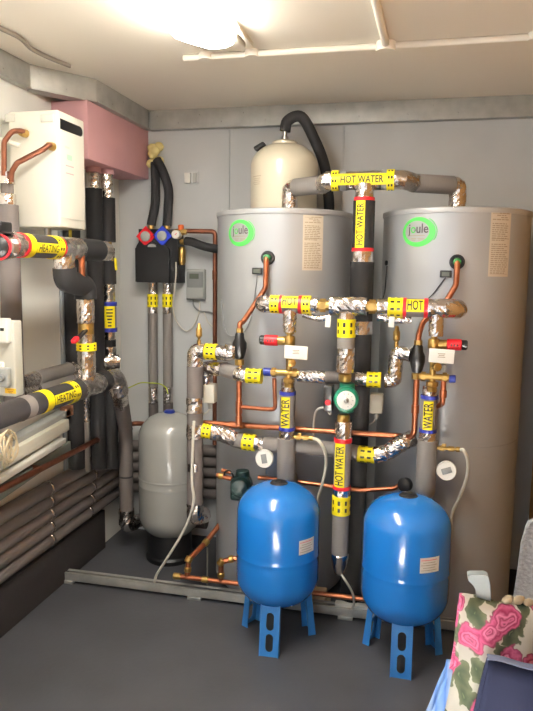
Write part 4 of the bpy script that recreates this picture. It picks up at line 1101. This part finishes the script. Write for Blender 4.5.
st_ = T.part('warning_sticker', MB().box(Y(10.5, 391, 2.0185), (.042, .002, .018), .0005), 'orangel')
mb = MB()
for q in range(3): mb.box(Y(10.5, 389.7+1.6*q, 2.017), (.026-.006*q, .0006, .0018))
T.part('print', mb, mat('brown_print', (150, 90, 20), .6), parent=st_)
# pump at the frame edge
c = Y(-1, 247, 1.83)
T = Thing('circulation_pump', 'black faced pump with red rings at the start of the HEATING pipe', 'pump', c)
axp = Vector((.25, -1, 0)).normalized()
T.part('pump_body', MB().lathe([(.034, -.05), (.040, -.02), (.040, .0), (.037, .008)], c, axp, 36), 'steel')
T.part('red_ring', MB().lathe([(.036, .002), (.0415, .004), (.0415, .010), (.036, .012)], c, axp, 36), 'red')
T.part('pump_face', MB().lathe([(.035, .008), (.035, .020), (.028, .026), (.010, .03)], c, axp, 36), 'blackp')
T.part('hub', MB().lathe([(.010, .03), (.010, .034), (.007, .036)], c, axp, 20), 'lgrey')
T.part('terminal_box', MB().box(c+Vector((.0, .0, .060)), (.06, .06, .034), .006), 'blackp')
T.part('foil_wrap', MB().tube([c-axp*.03, Vector((HX, hq(12).y, zz))], .04, 24, jit=.04, step=.012), 'foil', ang=180)

# ================================================================== LAUNDRY CORNER
def cloth_material(name, base, kind):
    m = bpy.data.materials.new(name); m.use_nodes = True; nt = m.node_tree; N = nt.nodes.new; Lk = nt.links.new
    b = nt.nodes['Principled BSDF']; b.inputs['Roughness'].default_value = .9; b.inputs['Specular IOR Level'].default_value = .1
    uv = N('ShaderNodeUVMap'); uv.uv_map = 'UVMap'
    def ramp(els, interp='LINEAR'):
        r = N('ShaderNodeValToRGB'); r.color_ramp.interpolation = interp
        while len(r.color_ramp.elements) < len(els): r.color_ramp.elements.new(.5)
        for e, (p, c) in zip(r.color_ramp.elements, els): e.position = p; e.color = (*lin(c), 1)
        return r
    nz = N('ShaderNodeTexNoise'); nz.inputs['Scale'].default_value = 26; nz.inputs['Detail'].default_value = 3; Lk(uv.outputs[0], nz.inputs['Vector'])
    if kind == 'rose':
        sub = N('ShaderNodeVectorMath'); sub.operation = 'SUBTRACT'; sub.inputs[1].default_value = (.5, .5, .5); Lk(nz.outputs['Color'], sub.inputs[0])
        scl = N('ShaderNodeVectorMath'); scl.operation = 'SCALE'; scl.inputs['Scale'].default_value = .05; Lk(sub.outputs[0], scl.inputs[0])
        add = N('ShaderNodeVectorMath'); add.operation = 'ADD'; Lk(uv.outputs[0], add.inputs[0]); Lk(scl.outputs[0], add.inputs[1])
        v1 = N('ShaderNodeTexVoronoi'); v1.voronoi_dimensions = '2D'; v1.inputs['Scale'].default_value = 18.5; v1.inputs['Randomness'].default_value = .75; Lk(add.outputs[0], v1.inputs['Vector'])
        # petals: rings of the distance to each bloom's centre
        rose = ramp([(0, (70, 12, 36)), (.08, (166, 88, 116)), (.14, (98, 18, 50)), (.22, (180, 110, 134)), (.29, (108, 24, 58)), (.38, (158, 76, 106)), (.46, (84, 16, 44))]); Lk(v1.outputs['Distance'], rose.inputs['Fac'])
        rm = ramp([(0, (255,)*3), (.44, (255,)*3), (.47, (0, 0, 0))]); Lk(v1.outputs['Distance'], rm.inputs['Fac'])
        keep = N('ShaderNodeSeparateColor'); Lk(v1.outputs['Color'], keep.inputs[0])
        gt = N('ShaderNodeMath'); gt.operation = 'GREATER_THAN'; gt.inputs[1].default_value = .16; Lk(keep.outputs[0], gt.inputs[0])
        mul = N('ShaderNodeMath'); mul.operation = 'MULTIPLY'; Lk(rm.outputs[0], mul.inputs[0]); Lk(gt.outputs[0], mul.inputs[1])
        mp = N('ShaderNodeMapping'); mp.inputs['Scale'].default_value = (1, .55, 1); mp.inputs['Rotation'].default_value = (0, 0, .7); mp.inputs['Location'].default_value = (.37, .2, 0); Lk(add.outputs[0], mp.inputs['Vector'])
        v2 = N('ShaderNodeTexVoronoi'); v2.voronoi_dimensions = '2D'; v2.inputs['Scale'].default_value = 36; Lk(mp.outputs[0], v2.inputs['Vector'])
        lm = ramp([(0, (255,)*3), (.47, (255,)*3), (.51, (0, 0, 0))]); Lk(v2.outputs['Distance'], lm.inputs['Fac'])
        lc = ramp([(0, (80, 88, 62)), (.08, (32, 40, 30)), (.46, (66, 70, 52))]); Lk(v2.outputs['Distance'], lc.inputs['Fac'])
        k2 = N('ShaderNodeSeparateColor'); Lk(v2.outputs['Color'], k2.inputs[0])
        g2 = N('ShaderNodeMath'); g2.operation = 'GREATER_THAN'; g2.inputs[1].default_value = .08; Lk(k2.outputs[0], g2.inputs[0])
        m2 = N('ShaderNodeMath'); m2.operation = 'MULTIPLY'; Lk(lm.outputs[0], m2.inputs[0]); Lk(g2.outputs[0], m2.inputs[1])
        mx1 = N('ShaderNodeMix'); mx1.data_type = 'RGBA'; mx1.inputs[6].default_value = (*lin(base), 1); Lk(m2.outputs[0], mx1.inputs[0]); Lk(lc.outputs[0], mx1.inputs[7])
        mx2 = N('ShaderNodeMix'); mx2.data_type = 'RGBA'; Lk(mul.outputs[0], mx2.inputs[0]); Lk(mx1.outputs[2], mx2.inputs[6]); Lk(rose.outputs[0], mx2.inputs[7])
        Lk(mx2.outputs[2], b.inputs['Base Color'])
    elif kind == 'denim':
        w = N('ShaderNodeTexWave'); w.inputs['Scale'].default_value = 160; w.inputs['Distortion'].default_value = 2; Lk(uv.outputs[0], w.inputs['Vector'])
        r = ramp([(0, tuple(int(v*.8) for v in base)), (1, base)]); Lk(w.outputs['Fac'], r.inputs['Fac']); Lk(r.outputs[0], b.inputs['Base Color'])
    elif kind == 'stripe':
        w = N('ShaderNodeTexWave'); w.inputs['Scale'].default_value = 9; w.inputs['Distortion'].default_value = 1.5; Lk(uv.outputs[0], w.inputs['Vector'])
        r = ramp([(0, (112, 144, 192)), (.5, (70, 104, 164)), (1, (150, 172, 206))]); Lk(w.outputs['Fac'], r.inputs['Fac']); Lk(r.outputs[0], b.inputs['Base Color'])
    else:
        r = ramp([(.3, tuple(int(v*.85) for v in base)), (.7, base)]); nz.inputs['Scale'].default_value = 120; Lk(nz.outputs['Fac'], r.inputs['Fac']); Lk(r.outputs[0], b.inputs['Base Color'])
        bp = N('ShaderNodeBump'); bp.inputs['Strength'].default_value = .8; bp.inputs['Distance'].default_value = .004; Lk(nz.outputs['Fac'], bp.inputs['Height']); Lk(bp.outputs[0], b.inputs['Normal'])
    return m
def cloth(name, fn, nu, nv, mat_, thick, parent=None, origin=None):
    vs = []; fs = []; uvs = []
    for j in range(nv+1):
        for i in range(nu+1):
            u, v = i/nu, j/nv; p = fn(u, v); vs.append(Vector(p[:3])); uvs.append(p[3:5])
    for j in range(nv):
        for i in range(nu): fs.append((j*(nu+1)+i, j*(nu+1)+i+1, (j+1)*(nu+1)+i+1, (j+1)*(nu+1)+i))
    me = bpy.data.meshes.new(name); o0 = Vector(origin or (0, 0, 0))
    me.from_pydata([v-o0 for v in vs], [], fs); me.materials.append(mat_)
    uvl = me.uv_layers.new(name='UVMap')
    for lp in me.loops: uvl.data[lp.index].uv = uvs[lp.vertex_index]
    me.polygons.foreach_set('use_smooth', [True]*len(me.polygons))
    o = bpy.data.objects.new(name, me); COL.objects.link(o)
    if parent: o.parent = parent
    else: o.location = o0
    s = o.modifiers.new('thickness', 'SOLIDIFY'); s.thickness = thick; s.offset = 0
    return o
def draped(x0, x1, yr, zr, front, back, flare, amp, freq, gap=.016):
    """cloth over a rail along X at (yr, zr): v=0 front hem ... v=1 back hem"""
    tot = front+back
    def fn(u, v):
        s = v*tot-front      # <0 front, >0 back
        x = x0+(x1-x0)*u
        d = max(abs(s)-gap*1.2, 0)
        ang = max(-1, min(1, s/(gap*1.2)))*PI/2
        y = yr+math.sin(ang)*gap; z = zr+math.cos(ang)*gap-d
        wv = amp*min(1, d/.12)*math.sin(u*freq+d*3+1)
        y += wv-(d*.10 if s < 0 else -d*.05)
        x += flare*d*(u-1)+.006*math.sin(d*14+u*5)*min(1, d/.1)+.004*math.sin(u*9)
        z += .004*math.sin(u*21+1)*min(1, 1)
        return (x, y, z, x, s)
    return fn
# airer: uprights, rails and the grey end bracket that shows above the cloth
RZ = .800; ry = 1.20
xr0 = .100; xr1 = WR-.03
T = Thing('clothes_airer', 'clothes airer with grey plastic end bracket under the laundry', 'clothes airer', ((xr0+xr1)/2, ry, 0))
T.part('rail', MB().tube([(xr0, ry, RZ-.006), (xr1, ry, RZ-.006)], .007, 12), 'steel')
T.part('rail', MB().tube([(xr0+.06, ry-.10, RZ-.060), (xr1, ry-.10, RZ-.060)], .007, 12), 'steel')
for xx in (xr0+.06, xr1-.02):
    T.part('leg', MB().tube([(xx, ry, RZ-.02), (xx, ry, .012)], .009, 12), 'steel'); T.part('foot_bar', MB().tube([(xx, ry-.16, .010), (xx, ry+.16, .010)], .010, 12), 'steel')
xx = xr1-.02; T.part('rail_arm', MB().tube([(xx, ry, RZ-.045), (xx, ry-.10, RZ-.072)], .006, 10), 'steel')
hk = [(467, 571.5), (470, 570.5), (484, 570.5), (487.5, 572.5), (489, 580), (490, 600), (476, 600), (475, 586), (472, 580), (467.5, 576)]
h0 = Y(478, 585, ry+.02); outl = []
for x, y in hk: q = Y(x, y, ry+.02); outl.append((q.x-h0.x, q.z-h0.z))
T.part('end_bracket', MB().prism([outl[::-1]], h0, (1, 0, 0), (0, 0, 1), .02), 'hookp')
cloth('rose_print_cloth', draped(.092, WR-.05, ry, RZ, .72, .45, .10, .010, 34), 70, 90, cloth_material('rose_fabric', (158, 154, 144), 'rose'), .003, origin=((xr0+xr1)/2, ry, RZ))
o = bpy.data.objects['rose_print_cloth']; o['label'] = 'cream cloth printed with large pink roses draped over the airer'; o['category'] = 'cloth'
mb = MB()
for k in range(13):
    q = Vector((.175+.018*k, ry-.002, RZ+.021+.002*math.sin(k*2))); mb.lathe([(.003, -.011), (.006, -.007), (.008, 0), (.006, .007), (.003, .011)], q, (1, .5*math.sin(k), .5*math.cos(k)), 10)
solo('twisted_cord', mb, mat('beige_cord', (128, 114, 92), .9), 'beige twisted cord lying along the top of the rose-print cloth', 'cord', ang=80)
o = cloth('denim_trousers', draped(Y(489, 655, 1.085).x, WR-.04, ry-.10, RZ-.054, .48, .24, .20, .008, 16, .012), 40, 60, cloth_material('denim', (22, 26, 44), 'denim'), .006, origin=(.3, ry-.1, RZ-.12))
o['label'] = 'folded dark blue denim hanging in front of the rose-print cloth'; o['category'] = 'trousers'
wb = draped(Y(489, 655, 1.085).x-.001, WR-.04, ry-.10, RZ-.053, .006, .004, .20, .0, 16, .0150)
w_ = cloth('hem', wb, 30, 10, mat('faded_denim_hem', (74, 82, 104), .9), .003, parent=o, origin=(.3, ry-.1, RZ-.12))
w_['label'] = 'pale worn hem'
o = cloth('blue_shirt', draped(.078, .30, ry+.045, RZ-.16, .56, .30, .34, .012, 26), 40, 50, cloth_material('pale_blue_fabric', (150, 176, 214), 'stripe'), .003, origin=(.2, ry+.05, RZ-.1))
o['label'] = 'pale blue striped garment peeping out behind the rose-print cloth'; o['category'] = 'shirt'
# towel hanging from a hook on the chipboard wall
tw = Y(529, 522, 1.42)
def towel(u, v):
    z = 1.06-.58*v; half = .012+.12*min(1, v*1.25)**.8
    xl = Y(527-14*min(1.3, max(0, (1.0-(z-.1))*2.0)), 560, 1.42).x
    zt = [(1.06, WR-.02), (.885, Y(528, 524, 1.42).x), (.84, Y(522, 540, 1.42).x), (.715, Y(514, 592, 1.42).x), (.45, Y(509, 640, 1.42).x)]
    for (za, xa), (zb, xb) in zip(zt, zt[1:]):
        if z <= za and z >= zb: xl = xa+(xb-xa)*(za-z)/(za-zb)
    if z < .45: xl = zt[-1][1]
    x = xl+(WR-.012-xl)*u
    y = 1.42+.02*math.sin(u*11+1+v*2)+.06*(u-.2)
    return (x, y, z, u*.3, v*.6)
o = cloth('grey_towel', towel, 40, 50, cloth_material('grey_terry', (150, 148, 148), 'terry'), .012, origin=(WR-.02, 1.42, 1.06))
o['label'] = 'grey towel hanging against the chipboard wall above the laundry'; o['category'] = 'towel'
T = Thing('wall_hook', 'small steel hook on the chipboard wall carrying the grey towel', 'hook', (WR, 1.45, 1.07))
T.part('hook_bar', MB().tube([(WR+.0, 1.455, 1.06), (WR-.018, 1.455, 1.055), (WR-.022, 1.455, 1.08)], .005, 10, .01), 'steel')

# ================================================================== LIGHT
sun = bpy.data.lights.new('sun', 'SUN'); sun.energy = 2800.; sun.angle = .009; sun.color = (1., .93, .82)
so = bpy.data.objects.new('sun', sun); COL.objects.link(so)
el = math.radians(45.5)
so.rotation_euler = Vector((0.02, math.cos(el), -math.sin(el))).to_track_quat('-Z', 'Y').to_euler()
w = bpy.data.worlds.new('world'); scene.world = w; w.use_nodes = True
w.node_tree.nodes['Background'].inputs[0].default_value = (.62, .76, 1., 1); w.node_tree.nodes['Background'].inputs[1].default_value = 3.4
pl = bpy.data.lights.new('added_window_portal', 'AREA'); pl.shape = 'RECTANGLE'; pl.size = wz1-wz0; pl.size_y = wx1-wx0; pl.cycles.is_portal = True
po = bpy.data.objects.new('added_window_portal', pl); COL.objects.link(po); po.location = (WL-.11, (wx0+wx1)/2, (wz0+wz1)/2); po.rotation_euler = (0, -PI/2, 0)
scene.view_settings.view_transform = 'Standard'; scene.view_settings.look = 'None'; scene.view_settings.gamma = 1.0
scene.view_settings.use_curve_mapping = False; scene.view_settings.exposure = 0.15
